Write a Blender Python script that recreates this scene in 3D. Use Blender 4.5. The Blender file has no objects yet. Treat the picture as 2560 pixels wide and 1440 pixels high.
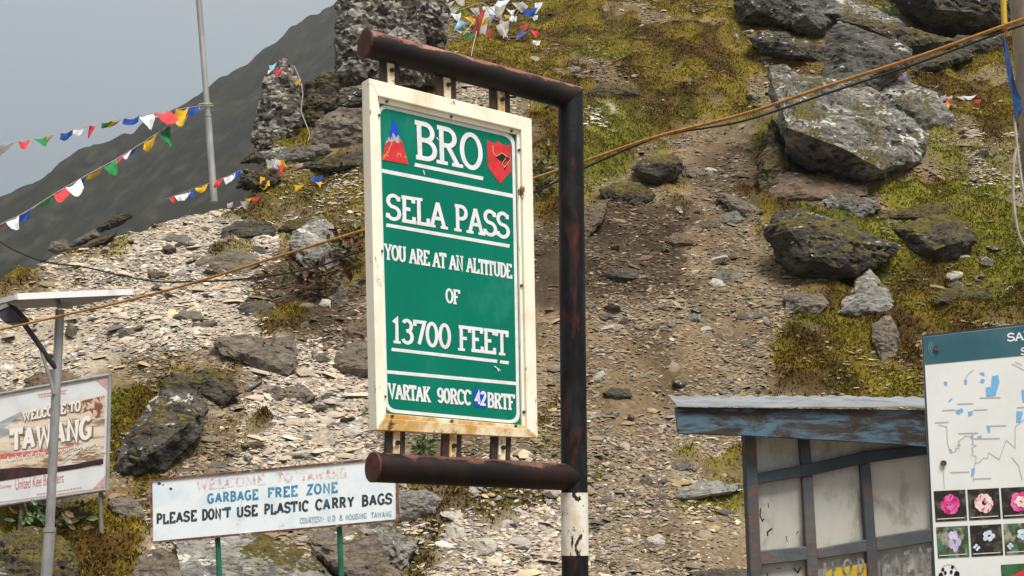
import bpy, bmesh, math, random
import numpy as np
from mathutils import Vector, Matrix

# ------------------------------------------------------------------ camera, sky, sun, exposure
sc = bpy.context.scene
F = 3000.0                       # focal length in pixels of the 2560 wide photograph
PITCH = math.radians(10.0)
CP, SP = math.cos(PITCH), math.sin(PITCH)
EYE = 1.6
cam = bpy.data.cameras.new('camera')
cam.sensor_width = 36.0
cam.lens = F / 2560.0 * 36.0
cam.clip_start = 0.05
cam.clip_end = 6000
camo = bpy.data.objects.new('camera', cam)
sc.collection.objects.link(camo)
camo.location = (0, 0, EYE)
camo.rotation_euler = (math.radians(90) + PITCH, 0, 0)
sc.camera = camo

SUN_EL, SUN_AZ = math.radians(62), math.radians(150)      # azimuth from +Y towards +X
w = bpy.data.worlds.new('World')
sc.world = w
w.use_nodes = True
nt = w.node_tree
sky = nt.nodes.new('ShaderNodeTexSky')
sky.sky_type = 'NISHITA'
sky.sun_disc = False
sky.sun_elevation = SUN_EL
sky.sun_rotation = SUN_AZ
sky.air_density = 1.0
sky.dust_density = 3.0
sky.altitude = 4000
hsv = nt.nodes.new('ShaderNodeHueSaturation')
hsv.inputs['Saturation'].default_value = 0.30
hsv.inputs['Value'].default_value = 0.46
nt.links.new(sky.outputs[0], hsv.inputs['Color'])
# a closed cloud deck evens the sky out: blend towards one pale grey
cm = nt.nodes.new('ShaderNodeMix'); cm.data_type = 'RGBA'
cm.inputs['Factor'].default_value = 0.8
cm.inputs['B'].default_value = (1.16, 1.46, 1.74, 1)
nt.links.new(hsv.outputs['Color'], cm.inputs['A'])
tcw = nt.nodes.new('ShaderNodeTexCoord'); spw = nt.nodes.new('ShaderNodeSeparateXYZ')
nt.links.new(tcw.outputs['Generated'], spw.inputs[0])
rw = nt.nodes.new('ShaderNodeMapRange'); rw.inputs['From Min'].default_value = 0.0; rw.inputs['From Max'].default_value = 1.0
rw.inputs['To Min'].default_value = .60; rw.inputs['To Max'].default_value = 2.4
nt.links.new(spw.outputs['Z'], rw.inputs['Value'])
vw = nt.nodes.new('ShaderNodeVectorMath'); vw.operation = 'SCALE'
zt = nt.nodes.new('ShaderNodeMix'); zt.data_type = 'RGBA'
nt.links.new(spw.outputs['Z'], zt.inputs['Factor']); nt.links.new(cm.outputs['Result'], zt.inputs['A'])
zt.inputs['B'].default_value = (2.1, 2.1, 2.05, 1)
nt.links.new(zt.outputs['Result'], vw.inputs[0]); nt.links.new(rw.outputs[0], vw.inputs['Scale'])
bg = nt.nodes['Background']
bg.inputs['Strength'].default_value = 0.10
nt.links.new(vw.outputs[0], bg.inputs['Color'])

sl = bpy.data.lights.new('sun', 'SUN')
sl.energy = 2.35
sl.angle = math.radians(24)
sl.color = (1.0, 0.93, 0.82)
so = bpy.data.objects.new('sun', sl)
sc.collection.objects.link(so)
sd = Vector((math.sin(SUN_AZ) * math.cos(SUN_EL), math.cos(SUN_AZ) * math.cos(SUN_EL), math.sin(SUN_EL)))
so.rotation_euler = sd.to_track_quat('Z', 'Y').to_euler()
so.location = sd * 50

sc.view_settings.view_transform = 'Standard'
sc.view_settings.look = 'None'
sc.view_settings.gamma = 1
sc.view_settings.exposure = 1.2

rnd = random.Random(7)
rng = np.random.default_rng(11)

# ------------------------------------------------------------------ small helpers
def S(r, g, b):
    f = lambda c: (c / 255 / 12.92) if c / 255 <= 0.04045 else ((c / 255 + 0.055) / 1.055) ** 2.4
    return (f(r), f(g), f(b))

def ray(px, py):
    x, y = (px - 1280) / F, (720 - py) / F
    d = np.array([x, CP - y * SP, SP + y * CP])
    return d / d[1]

def at(px, py, Y):
    d = ray(px, py)
    return np.array([0, 0, EYE]) + d * Y

def project(X, Y, Z):
    z = Z - EYE
    fw = Y * CP + z * SP
    up = -Y * SP + z * CP
    fw = np.maximum(fw, 0.1)
    return 1280 + F * X / fw, 720 - F * up / fw

def link(o):
    sc.collection.objects.link(o)
    return o

def tag(o, label=None, cat=None, group=None, kind=None):
    if label: o['label'] = label
    if cat: o['category'] = cat
    if group: o['group'] = group
    if kind: o['kind'] = kind
    return o

def empty(name, loc, label, cat, group=None):
    o = link(bpy.data.objects.new(name, None))
    o.empty_display_size = 0.1
    o.location = tuple(loc)
    return tag(o, label, cat, group)

def root_of(o):
    while o.parent: o = o.parent
    return o

class MB:
    def __init__(s): s.v, s.f, s.c = [], [], []
    def add(s, vs, fs):
        n = len(s.v)
        s.v += [tuple(map(float, p)) for p in vs]
        s.f += [tuple(i + n for i in f) for f in fs]
        return s
    def box(s, o, ax, ay, az):
        o, ax, ay, az = map(np.asarray, (o, ax, ay, az))
        P = [o, o + ax, o + ax + ay, o + ay]
        P += [p + az for p in P]
        fs = [(0, 3, 2, 1), (4, 5, 6, 7), (0, 1, 5, 4), (1, 2, 6, 5), (2, 3, 7, 6), (3, 0, 4, 7)]
        if np.dot(np.cross(ax, ay), az) < 0: fs = [f[::-1] for f in fs]
        return s.add(P, fs)
    def tube(s, pts, rad, n=12, cap=True, wob=0.0):
        pts = [np.asarray(p, float) for p in pts]
        if not hasattr(rad, '__len__'): rad = [rad] * len(pts)
        vs, fs = [], []
        t0 = pts[1] - pts[0]
        up = np.array([0, 0, 1.0]) if abs(t0[2]) < 0.8 * np.linalg.norm(t0) else np.array([0, 1.0, 0])
        for i, p in enumerate(pts):
            a, b = pts[max(i - 1, 0)], pts[min(i + 1, len(pts) - 1)]
            t = (b - a) / np.linalg.norm(b - a)
            e1 = np.cross(up, t); e1 /= np.linalg.norm(e1)
            e2 = np.cross(t, e1)
            for k in range(n):
                q = 2 * math.pi * k / n
                vs.append(p + rad[i] * (math.cos(q) * e1 + math.sin(q) * e2))
        for i in range(len(pts) - 1):
            for k in range(n):
                fs.append((i * n + k, i * n + (k + 1) % n, (i + 1) * n + (k + 1) % n, (i + 1) * n + k))
        if cap:
            fs.append(tuple(range(n))[::-1])
            fs.append(tuple((len(pts) - 1) * n + k for k in range(n)))
        return s.add(vs, fs)
    def prism(s, front, n, depth):
        """polygon of 3-D points pushed back along -n by depth"""
        n = np.asarray(n)
        m = len(front)
        P = [np.asarray(p) for p in front]
        P += [p - n * depth for p in P]
        fs = [tuple(range(m)), tuple(range(2 * m - 1, m - 1, -1))]
        fs += [(i, i + m, (i + 1) % m + m, (i + 1) % m) for i in range(m)]
        return s.add(P, fs)
    def build(s, name, m, parent=None, smooth=False):
        me = bpy.data.meshes.new(name)
        base = np.zeros(3)
        if parent is not None:
            base = np.array(root_of(parent).location)
        me.from_pydata([tuple(np.asarray(p) - base) for p in s.v], [], s.f)
        me.validate()
        if m: me.materials.append(m)
        if smooth:
            me.polygons.foreach_set('use_smooth', [True] * len(me.polygons))
            try: me.set_sharp_from_angle(angle=math.radians(40))
            except Exception: pass
        o = link(bpy.data.objects.new(name, me))
        if parent is not None: o.parent = parent
        return o

def np_mesh(name, V, loops, starts, totals, mats, col=None, loc=None):
    me = bpy.data.meshes.new(name)
    me.vertices.add(len(V)); me.vertices.foreach_set('co', np.asarray(V, np.float32).ravel())
    me.loops.add(len(loops)); me.loops.foreach_set('vertex_index', np.asarray(loops, np.int32))
    me.polygons.add(len(starts)); me.polygons.foreach_set('loop_start', np.asarray(starts, np.int32))
    try: me.polygons.foreach_set('loop_total', np.asarray(totals, np.int32))
    except Exception: pass
    me.update(calc_edges=True)
    for m in mats: me.materials.append(m)
    if col is not None:
        a = me.color_attributes.new('Col', 'FLOAT_COLOR', 'POINT')
        c4 = np.ones((len(V), 4), np.float32); c4[:, :3] = col
        a.data.foreach_set('color', c4.ravel())
    return me

# ------------------------------------------------------------------ numpy noise
def _h(ix, iy, iz, seed):
    n = (ix.astype(np.int64) * 374761393 + iy.astype(np.int64) * 668265263 + iz.astype(np.int64) * 2147483647 + seed * 1274126177) & 0xffffffff
    n = ((n ^ (n >> 13)) * 1274126177) & 0xffffffff
    n = ((n ^ (n >> 16)) * 2246822519) & 0xffffffff
    return ((n ^ (n >> 15)) & 0xffffff).astype(np.float64) / 0xffffff

def vnoise(p, seed=0):
    i = np.floor(p); f = p - i
    i = i.astype(np.int64); u = f * f * (3 - 2 * f)
    r = 0
    for dx in (0, 1):
        wx = u[..., 0] if dx else 1 - u[..., 0]
        for dy in (0, 1):
            wy = u[..., 1] if dy else 1 - u[..., 1]
            for dz in (0, 1):
                wz = u[..., 2] if dz else 1 - u[..., 2]
                r = r + wx * wy * wz * _h(i[..., 0] + dx, i[..., 1] + dy, i[..., 2] + dz, seed)
    return r * 2 - 1

def fbm(p, oct=4, seed=0, gain=0.5):
    r, a, q = 0, 1.0, np.asarray(p, float)
    for k in range(oct):
        r = r + a * vnoise(q, seed + k * 17)
        a *= gain; q = q * 2.03 + 11.3
    return r

def worley(p, seed=0):
    i = np.floor(p).astype(np.int64)
    best = np.full(p.shape[0], 9.0); cell = np.zeros(p.shape[0])
    for dx in (-1, 0, 1):
        for dy in (-1, 0, 1):
            for dz in (-1, 0, 1):
                c = i + np.array([dx, dy, dz])
                q = np.stack([_h(c[:, 0], c[:, 1], c[:, 2], seed + k) for k in (1, 2, 3)], 1) + c
                d = np.linalg.norm(q - p, axis=1)
                m = d < best
                best = np.where(m, d, best)
                cell = np.where(m, _h(c[:, 0], c[:, 1], c[:, 2], seed + 9), cell)
    return best, cell

def fb2(X, Y, s, oct=4, seed=0):
    return fbm(np.stack([X / s, Y / s, np.zeros_like(X) + seed * 3.7], -1), oct, seed)

# ------------------------------------------------------------------ materials
def newmat(name):
    m = bpy.data.materials.new(name); m.use_nodes = True
    t = m.node_tree
    b = t.nodes['Principled BSDF']
    return m, t, b

def n_noise(t, scale, detail=4, rough=0.6, stretch=None, coord='Object', dist=0.0):
    tc = t.nodes.new('ShaderNodeTexCoord')
    src = tc.outputs[coord]
    if stretch:
        mp = t.nodes.new('ShaderNodeMapping'); mp.inputs['Scale'].default_value = stretch
        t.links.new(src, mp.inputs['Vector']); src = mp.outputs['Vector']
    n = t.nodes.new('ShaderNodeTexNoise')
    n.inputs['Scale'].default_value = scale
    n.inputs['Detail'].default_value = detail
    n.inputs['Roughness'].default_value = rough
    n.inputs['Distortion'].default_value = dist
    t.links.new(src, n.inputs['Vector'])
    return n.outputs['Fac']

def n_range(t, src, lo, hi, a=0.0, b=1.0):
    r = t.nodes.new('ShaderNodeMapRange')
    r.inputs['From Min'].default_value = lo; r.inputs['From Max'].default_value = hi
    r.inputs['To Min'].default_value = a; r.inputs['To Max'].default_value = b
    t.links.new(src, r.inputs['Value'])
    return r.outputs['Result']

def n_mix(t, fac, a, b, mode='MIX'):
    m = t.nodes.new('ShaderNodeMix'); m.data_type = 'RGBA'; m.blend_type = mode
    for k, v in (('A', a), ('B', b)):
        if isinstance(v, tuple): m.inputs[k].default_value = (*v, 1)
        else: t.links.new(v, m.inputs[k])
    if isinstance(fac, (int, float)): m.inputs['Factor'].default_value = fac
    else: t.links.new(fac, m.inputs['Factor'])
    return m.outputs['Result']

def n_math(t, op, a, b):
    m = t.nodes.new('ShaderNodeMath'); m.operation = op
    for k, v in enumerate((a, b)):
        if isinstance(v, (int, float)): m.inputs[k].default_value = v
        else: t.links.new(v, m.inputs[k])
    return m.outputs[0]

def n_bump(t, b, h, strength, dist=0.02):
    bp = t.nodes.new('ShaderNodeBump')
    bp.inputs['Strength'].default_value = strength; bp.inputs['Distance'].default_value = dist
    t.links.new(h, bp.inputs['Height']); t.links.new(bp.outputs['Normal'], b.inputs['Normal'])

def pmat(name, c1, c2=None, scale=5, lo=.45, hi=.6, c3=None, scale3=14, lo3=.58, hi3=.66, rough=.7, bump=.15, bscale=40, stretch=None, metal=0, spec=.3, bdist=.01):
    m, t, b = newmat(name)
    col = c1
    if c2: col = n_mix(t, n_range(t, n_noise(t, scale, 5, .65, stretch), lo, hi), c1, c2)
    if c3: col = n_mix(t, n_range(t, n_noise(t, scale3, 6, .7, stretch, dist=.4), lo3, hi3), col, c3)
    if isinstance(col, tuple): b.inputs['Base Color'].default_value = (*col, 1)
    else: t.links.new(col, b.inputs['Base Color'])
    b.inputs['Roughness'].default_value = rough
    b.inputs['Metallic'].default_value = metal
    b.inputs['Specular IOR Level'].default_value = spec
    if bump: n_bump(t, b, n_noise(t, bscale, 4), bump, bdist)
    return m

def rockmat(name, dark, light, lichen=.3, moss=.4, tint=None, scale=1.0, mossc=None, cells=0):
    """schist: two greys in streaks, pale lichen blotches, moss cushions on what faces up"""
    m, t, b = newmat(name)
    n1 = n_noise(t, 1.6 * scale, 8, .68, (1, 1, 2.6))
    n2 = n_noise(t, 3.2 * scale, 6, .62, (1, 1, 2.6), dist=.8)
    col = n_mix(t, n_range(t, n1, .38, .62), dark, light)
    col = n_mix(t, n_range(t, n2, .52, .64), col, tuple(c * .5 for c in dark))
    if cells:
        tcv = t.nodes.new('ShaderNodeTexCoord'); nd = t.nodes.new('ShaderNodeTexNoise'); nd.inputs['Scale'].default_value = 5; nd.inputs['Detail'].default_value = 3
        t.links.new(tcv.outputs['Object'], nd.inputs['Vector'])
        vm = t.nodes.new('ShaderNodeVectorMath'); vm.operation = 'MULTIPLY_ADD'; t.links.new(nd.outputs['Color'], vm.inputs[0]); vm.inputs[1].default_value = (.16, .16, .16); t.links.new(tcv.outputs['Object'], vm.inputs[2])
        for sc_v, am in ((cells, .92), (cells * 2.3, .5)):
            vo = t.nodes.new('ShaderNodeTexVoronoi'); vo.inputs['Scale'].default_value = sc_v
            mpv = t.nodes.new('ShaderNodeMapping'); mpv.inputs['Scale'].default_value = (1, 1, 1.7); mpv.inputs['Rotation'].default_value = (0, .5, 0)
            t.links.new(vm.outputs[0], mpv.inputs['Vector']); t.links.new(mpv.outputs['Vector'], vo.inputs['Vector'])
            rp_ = t.nodes.new('ShaderNodeSeparateColor'); t.links.new(vo.outputs['Color'], rp_.inputs[0])
            r1 = t.nodes.new('ShaderNodeValToRGB'); t.links.new(rp_.outputs[0], r1.inputs[0]); e = r1.color_ramp; e.interpolation = 'CONSTANT'
            e.elements[0].color = (.025, .022, .02, 1); e.elements[1].position = .82; e.elements[1].color = (.40, .38, .33, 1)
            for ps, cc in ((.25, (.055, .05, .044)), (.52, (.095, .087, .076)), (.72, (.165, .148, .12))):
                q_ = e.elements.new(ps); q_.color = (*cc, 1)
            col = n_mix(t, am, col, r1.outputs[0])
    if tint: col = n_mix(t, n_range(t, n_noise(t, 1.1, 5, .6, (1, 1, 2)), .5, .68), col, tint)
    if lichen:
        n3 = n_noise(t, 2.6 * scale, 7, .66, (1, 1, 1.6), dist=1.0)
        g2 = t.nodes.new('ShaderNodeNewGeometry'); sp2 = t.nodes.new('ShaderNodeSeparateXYZ')
        t.links.new(g2.outputs['Normal'], sp2.inputs[0])
        v = n_math(t, 'ADD', n3, n_range(t, sp2.outputs['Z'], -.2, .8, -.06, .06))
        col = n_mix(t, n_range(t, v, .66 - .16 * lichen, .70 - .14 * lichen), col, (.46, .45, .41))
    if moss:
        g = t.nodes.new('ShaderNodeNewGeometry'); sp = t.nodes.new('ShaderNodeSeparateXYZ')
        t.links.new(g.outputs['Normal'], sp.inputs[0])
        n4 = n_noise(t, 1.0, 5, .52)
        mz = n_range(t, sp.outputs['Z'], .1, .95, -.22, .16)
        v = n_math(t, 'ADD', n4, mz)
        mc = n_mix(t, n_range(t, n_noise(t, 5, 5, .7), .4, .62), (.075, .052, .012), mossc or (.135, .125, .022))
        mc = n_mix(t, n_range(t, n_noise(t, 24, 4, .7), .40, .6), tuple(c * .55 for c in (.075, .055, .015)), mc)
        col = n_mix(t, n_range(t, v, .62 - .2 * moss, .66 - .2 * moss), col, mc)
    t.links.new(col, b.inputs['Base Color'])
    b.inputs['Roughness'].default_value = .88
    b.inputs['Specular IOR Level'].default_value = .25
    n_bump(t, b, n_noise(t, 7 * scale, 6, .62, (1, 1, 2.4), dist=.5), .35 if cells else .7, .06)
    return m

def colmat(name, rough=.9, var=.25, nscale=30, bump=.5, spec=.15, trans=0):
    m, t, b = newmat(name)
    a = t.nodes.new('ShaderNodeAttribute'); a.attribute_name = 'Col'
    k = n_range(t, n_noise(t, nscale, 5, .7), .3, .7, 1 - var, 1 + var)
    v = t.nodes.new('ShaderNodeVectorMath'); v.operation = 'SCALE'
    t.links.new(a.outputs['Color'], v.inputs[0]); t.links.new(k, v.inputs['Scale'])
    t.links.new(v.outputs[0], b.inputs['Base Color'])
    b.inputs['Roughness'].default_value = rough
    b.inputs['Specular IOR Level'].default_value = spec
    if bump: n_bump(t, b, n_noise(t, nscale * 1.3, 6, .7), bump, .03)
    return m

# ------------------------------------------------------------------ terrain
CRX = [-3000, -900, -400, 0, 120, 330, 430, 540, 620, 660, 735, 760, 835, 860, 900, 1000, 9000]
CRY = [1180, 1080, 905, 700, 640, 556, 515, 492, 470, 400, 260, 205, 180, -120, -500, -900, -900]
SL = 0.78
def softplus(x, w):
    q = x / w
    return w * np.where(q > 30, q, np.log1p(np.exp(np.minimum(q, 30))))

def zbase(X, Y):
    r = X / np.maximum(Y, 1)
    yc = np.full_like(r, 0.05)
    for _ in range(2):
        px = 1280 + F * r * (CP - yc * SP)
        pyc = np.interp(px, CRX, CRY)
        yc = (720 - pyc) / F
    tt = (SP + yc * CP) / (CP - yc * SP)
    Yc = np.where(tt > .5, 80, 12.52 / (SL - np.minimum(tt, .6)))
    z = SL * softplus(Y - 14, .8)
    z = z - 1.35 * softplus(Y - Yc, .3)
    z = z - .62 * softplus(Y - 60, 4)
    return np.maximum(z, -25)

def hgt(X, Y):
    X = np.asarray(X, float); Y = np.asarray(Y, float)
    k = np.clip((Y - 12.5) / 3.5, 0, 1)
    n = .30 * fb2(X, Y, 4.5, 3, 1) + .20 * fb2(X, Y, 1.3, 3, 2) + .07 * fb2(X, Y, .4, 3, 3)
    return zbase(X, Y) + k * n

YS = np.arange(12, 60, .06)
def hit(px, py, dflt=None):
    d = ray(px, py)
    X = d[0] * YS; Z = EYE + d[2] * YS
    g = hgt(X, YS) - Z
    k = np.argmax(g > 0)
    if g[k] <= 0:
        return dflt
    return YS[k]

def hitp(px, py, dflt=26.0):
    Y = hit(px, py) or dflt
    return at(px, py, Y)

# ground cover: where each kind lies on the slope
MOSS = [([(1090, -160), (1880, -160), (1940, 200), (1900, 330), (1780, 300), (1620, 370), (1500, 470), (1330, 450), (1330, 290), (1250, 180), (1100, 150)], .95),
        ([(2230, 240), (2330, 120), (2700, 70), (2700, 340), (2480, 330), (2330, 270)], 1),
        ([(1900, 560), (2350, 430), (2700, 470), (2700, 820), (2300, 860), (2330, 1010), (1900, 1010), (1930, 850), (1990, 720), (2100, 700)], .95),
        ([(1880, 300), (1960, 300), (1970, 520), (1890, 540), (1900, 420)], .9),
        ([(590, 470), (900, 400), (910, 520), (640, 575), (560, 540)], .85),
        ([(250, 960), (420, 890), (600, 920), (650, 1020), (580, 1130), (430, 1200), (270, 1310), (230, 1100)], 1),
        ([(-300, 1240), (380, 1190), (390, 1300), (310, 1460), (150, 1500), (-300, 1500)], 1),
        ([(980, 1190), (1130, 1170), (1400, 1170), (1400, 1240), (1150, 1310), (1100, 1500), (970, 1500)], .75),
        ([(-300, 660), (0, 650), (100, 670), (120, 725), (0, 745), (-300, 780)], .95),
        ([(740, 190), (860, 165), (870, 260), (810, 380), (690, 390)], 1),
        ([(1320, 330), (1500, 350), (1490, 530), (1320, 570)], .9),
        ([(1650, 1120), (1740, 1110), (1760, 1160), (1660, 1150)], .8),
        ([(1760, 1160), (1860, 1140), (1860, 1190), (1770, 1190)], .9),
        ([(1700, 1250), (1850, 1235), (1860, 1270), (1740, 1270)], .9),
        ([(130, 625), (340, 530), (345, 585), (160, 655)], .8),
        ([(640, 785), (760, 790), (750, 835), (640, 830)], .9),
        ([(180, 680), (310, 685), (330, 725), (170, 725)], .8),
        ([(280, 930), (360, 890), (420, 900), (300, 990)], .8),
        ([(690, 610), (930, 560), (930, 700), (880, 730), (760, 700), (690, 680)], .55),
        ([(1470, 1170), (1540, 1130), (1530, 1170), (1480, 1200)], .8),
        ([(560, 590), (640, 585), (640, 630), (560, 625)], .9),
        ([(1330, 1010), (1400, 1000), (1400, 1110), (1330, 1120)], .7),
        ([(2330, 260), (2700, 300), (2700, 560), (2400, 570), (2330, 470)], .72),
        ([(1880, 470), (2260, 470), (2340, 430), (2360, 560), (1900, 590)], .95),
        ([(1860, -150), (2300, -150), (2260, 260), (1930, 210)], .85),
        ([(560, 400), (910, 380), (910, 640), (700, 640), (640, 560)], .62),
        ([(740, 380), (900, 210), (1120, 200), (1130, 300), (900, 430)], .7),
        ([(1600, 430), (1760, 440), (1700, 500), (1560, 480)], .6)]
PALE = [([(100, 640), (330, 560), (430, 500), (560, 495), (640, 530), (880, 440), (910, 560), (700, 640), (640, 760), (760, 850), (930, 790), (930, 1160), (600, 1170), (640, 960), (560, 880), (400, 880), (280, 920), (290, 1010), (-300, 1010), (-300, 830), (100, 740)], 1),
        ([(1455, 235), (1560, 240), (1620, 330), (1460, 330)], 1.4),
        ([(280, 1330), (380, 1280), (450, 1300), (330, 1500), (260, 1500)], 1),
        ([(960, 1190), (1420, 1150), (1420, 1500), (990, 1500)], .75),
        ([(1480, 1080), (1900, 1080), (1950, 1500), (1460, 1500)], .16),
        ([(2430, 330), (2600, 330), (2600, 520), (2420, 500)], .8),
        ([(900, 90), (1300, 130), (1300, 330), (960, 260)], .55)]
DARK = [([(670, 650), (700, 590), (930, 550), (930, 740), (900, 840), (710, 845), (630, 795)], 1),
        ([(1330, 520), (1530, 480), (1720, 560), (1720, 730), (1500, 760), (1330, 760)], 1),
        ([(1740, 320), (1910, 330), (1920, 560), (1720, 480)], .6),
        ([(2080, -100), (2560, -100), (2500, 110), (2330, 120)], .8)]

def polyd(px, py, poly):
    d = np.full(px.shape, 1e9); ins = np.zeros(px.shape, bool)
    n = len(poly)
    for i in range(n):
        ax, ay = poly[i]; bx, by = poly[(i + 1) % n]
        ex, ey = bx - ax, by - ay
        t = np.clip(((px - ax) * ex + (py - ay) * ey) / (ex * ex + ey * ey + 1e-9), 0, 1)
        d = np.minimum(d, np.hypot(px - ax - t * ex, py - ay - t * ey))
        c = ((ay > py) != (by > py)) & (px < (bx - ax) * (py - ay) / (by - ay + 1e-9) + ax)
        ins ^= c
    return np.where(ins, d, -d)

def cover(X, Y, Z):
    px, py = project(X, Y, Z)
    n = fb2(X, Y, .9, 4, 21); n2 = fb2(X, Y, .35, 3, 22)
    out = []
    for zs in (MOSS, PALE, DARK):
        m = np.zeros(px.shape)
        for poly, k in zs:
            q = np.array(poly)
            sel = (px > q[:, 0].min() - 90) & (px < q[:, 0].max() + 90) & (py > q[:, 1].min() - 90) & (py < q[:, 1].max() + 90)
            if not sel.any(): continue
            d = polyd(px[sel], py[sel], poly)
            v = k * np.clip(.5 + (d + 34 * n[sel] + 16 * n2[sel]) / 40, 0, 1)
            m[sel] = np.maximum(m[sel], v)
        out.append(m)
    mo, pa, da = out
    # bare, stony gaps in the turf
    gap = np.clip((fb2(X, Y, 1.3, 4, 31) - .42) / .22, 0, 1)
    mo = mo * (1 - .8 * gap)
    return np.clip(mo, 0, 1), np.clip(pa, 0, 1.4), np.clip(da, 0, 1)

def soilcol(X, Y, mo, pa, da):
    a = np.clip(.5 + .6 * fb2(X, Y, .5, 4, 41), 0, 1)[:, None]
    b = np.clip(.5 + .6 * fb2(X, Y, 1.7, 3, 42), 0, 1)[:, None]
    brown = np.array([.085, .060, .034]) * (1 - a) + np.array([.205, .150, .085]) * a
    pale = np.array([.20, .17, .13]) * (1 - a) + np.array([.36, .31, .24]) * a
    dark = np.array([.03, .021, .013]) * (1 - a) + np.array([.07, .048, .03]) * a
    moss = mosscol(X, Y)
    c = brown
    p = np.clip(pa, 0, 1)[:, None]; c = c * (1 - p) + pale * p
    d = da[:, None]; c = c * (1 - d) + dark * d
    m = mo[:, None]; c = c * (1 - m) + moss * (.35 + .5 * a) * m
    return c

def mosscol(X, Y):
    a = np.clip(.5 + 1.3 * fb2(X, Y, .7, 5, 51), 0, 1)[:, None]
    b = np.clip(.5 + .9 * fb2(X, Y, 2.3, 3, 52), 0, 1)[:, None]
    c = np.array([.092, .054, .010]) * (1 - a) + np.array([.235, .178, .018]) * a
    g = np.array([.185, .205, .018])
    k = np.clip(b * 1.9 - 1.05, 0, 1)
    return c * (1 - k * .8) + g * k * .8

soil_m = colmat('hillside_soil', nscale=14, var=.45, bump=.8)
rr = np.arange(-.64, .6401, .0025)
yy = [6.0]
while yy[-1] < 75:
    y = yy[-1]
    yy.append(y + (.5 if y < 12 else .0042 * y if y < 50 else .03 * y))
yy = np.array(yy)
RR, YY = np.meshgrid(rr, yy)
XX = (RR * YY).ravel(); YF = YY.ravel()
ZZ = hgt(XX, YF)
mo, pa, da = cover(XX, YF, ZZ)
cush = np.clip(fb2(XX * .55, YF, .5, 3, 61) + .2, 0, 1)
ZT = ZZ + mo * (.26 * cush - .03)
ZT = np.where(YF < 12, np.minimum(ZT, -.01) - .0, ZT)
nr, nc = len(yy), len(rr)
idx = np.arange(nr * nc).reshape(nr, nc)
q = np.stack([idx[:-1, :-1], idx[:-1, 1:], idx[1:, 1:], idx[1:, :-1]], -1).reshape(-1, 4)
me = np_mesh('hillside', np.stack([XX, YF, ZT], 1), q.ravel(), np.arange(len(q)) * 4, np.full(len(q), 4), [soil_m], soilcol(XX, YF, mo, pa, da))
tag(link(bpy.data.objects.new('hillside', me)), kind='structure')

g = MB(); g.add([(-4000, -4000, -.06), (4000, -4000, -.06), (4000, 4000, -.06), (-4000, 4000, -.06)], [(0, 1, 2, 3)])
tag(g.build('ground', pmat('gravel_ground', (.16, .13, .10), (.26, .23, .19), 3, bump=.6, bscale=20)), kind='structure')

# distant ridge --------------------------------------------------------------
RX = [-1500, -700, -300, -100, 0, 40, 75, 110, 140, 150, 200, 235, 290, 330, 365, 430, 460, 505, 530, 560, 600, 632, 660, 690, 730, 762, 800, 850, 1000, 1300, 1700]
RY = [900, 700, 600, 540, 492, 470, 462, 442, 415, 402, 376, 362, 345, 330, 305, 270, 262, 232, 205, 190, 170, 148, 118, 105, 62, 46, 30, 0, -90, -170, -200]
cols = np.linspace(-1500, 1700, 420); rows = np.linspace(0, 1, 150)
jag = np.interp(cols, RX, RY) + 5 * fbm(np.stack([cols / 22, cols * 0, cols * 0], -1), 4, 71)
top = np.array([at(c, y, 520 + .12 * (c - 0)) for c, y in zip(cols, jag)])
V = []
for v in rows:
    P = top.copy()
    dep = 230 * v
    P[:, 1] -= dep
    P[:, 2] -= dep * .80
    X, Y = P[:, 0].copy(), P[:, 1].copy()
    k = min(v * 8, 1)
    P[:, 2] += k * (4 * fb2(X, Y, 70, 3, 72) + .8 * fb2(X, Y, 14, 3, 73))
    P[:, 0] *= 1
    V.append(P)
for v in (.15, .6):                                           # the far side falls away again
    P = top.copy(); P[:, 1] += 250 * v; P[:, 2] -= 250 * v
    V.insert(0, P)
nr, nc = len(V), len(cols)
V = np.concatenate(V)
idx = np.arange(nr * nc).reshape(nr, nc)
q = np.stack([idx[:-1, :-1], idx[:-1, 1:], idx[1:, 1:], idx[1:, :-1]], -1).reshape(-1, 4)[:, ::-1]
a = np.clip(.5 + .7 * fb2(V[:, 0], V[:, 1], 45, 5, 74), 0, 1)[:, None]
b = np.clip(.5 + .8 * fb2(V[:, 0], V[:, 1], 9, 4, 75), 0, 1)[:, None]
rc = (np.array([.0085, .0078, .0038]) * (1 - a) + np.array([.016, .0150, .0075]) * a) * (.55 + .9 * b)
rc += np.array([.026, .025, .023]) * .6 * np.clip((fb2(V[:, 0], V[:, 1], 5, 3, 76) - .15) * 2, 0, 1)[:, None]
me = np_mesh('far_hills', V, q.ravel(), np.arange(len(q)) * 4, np.full(len(q), 4), [colmat('far_hill_turf', nscale=.3, var=.4, bump=0)], rc)
me.polygons.foreach_set('use_smooth', [True] * len(me.polygons))
tag(link(bpy.data.objects.new('far_hills', me)), kind='structure')

# haze between here and the ridge --------------------------------------------
hz = MB(); hz.box((-900, -40, -60), (2000, 0, 0), (0, 960, 0), (0, 0, 420))
hm = bpy.data.materials.new('haze_air'); hm.use_nodes = True
ht = hm.node_tree; ht.nodes.clear()
ho = ht.nodes.new('ShaderNodeOutputMaterial'); hv = ht.nodes.new('ShaderNodeVolumePrincipled')
hv.inputs['Color'].default_value = (.80, .87, .95, 1)
hv.inputs['Density'].default_value = .00020
hv.inputs['Anisotropy'].default_value = .2
ht.links.new(hv.outputs[0], ho.inputs['Volume'])
tag(hz.build('haze', hm), kind='stuff')

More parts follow.
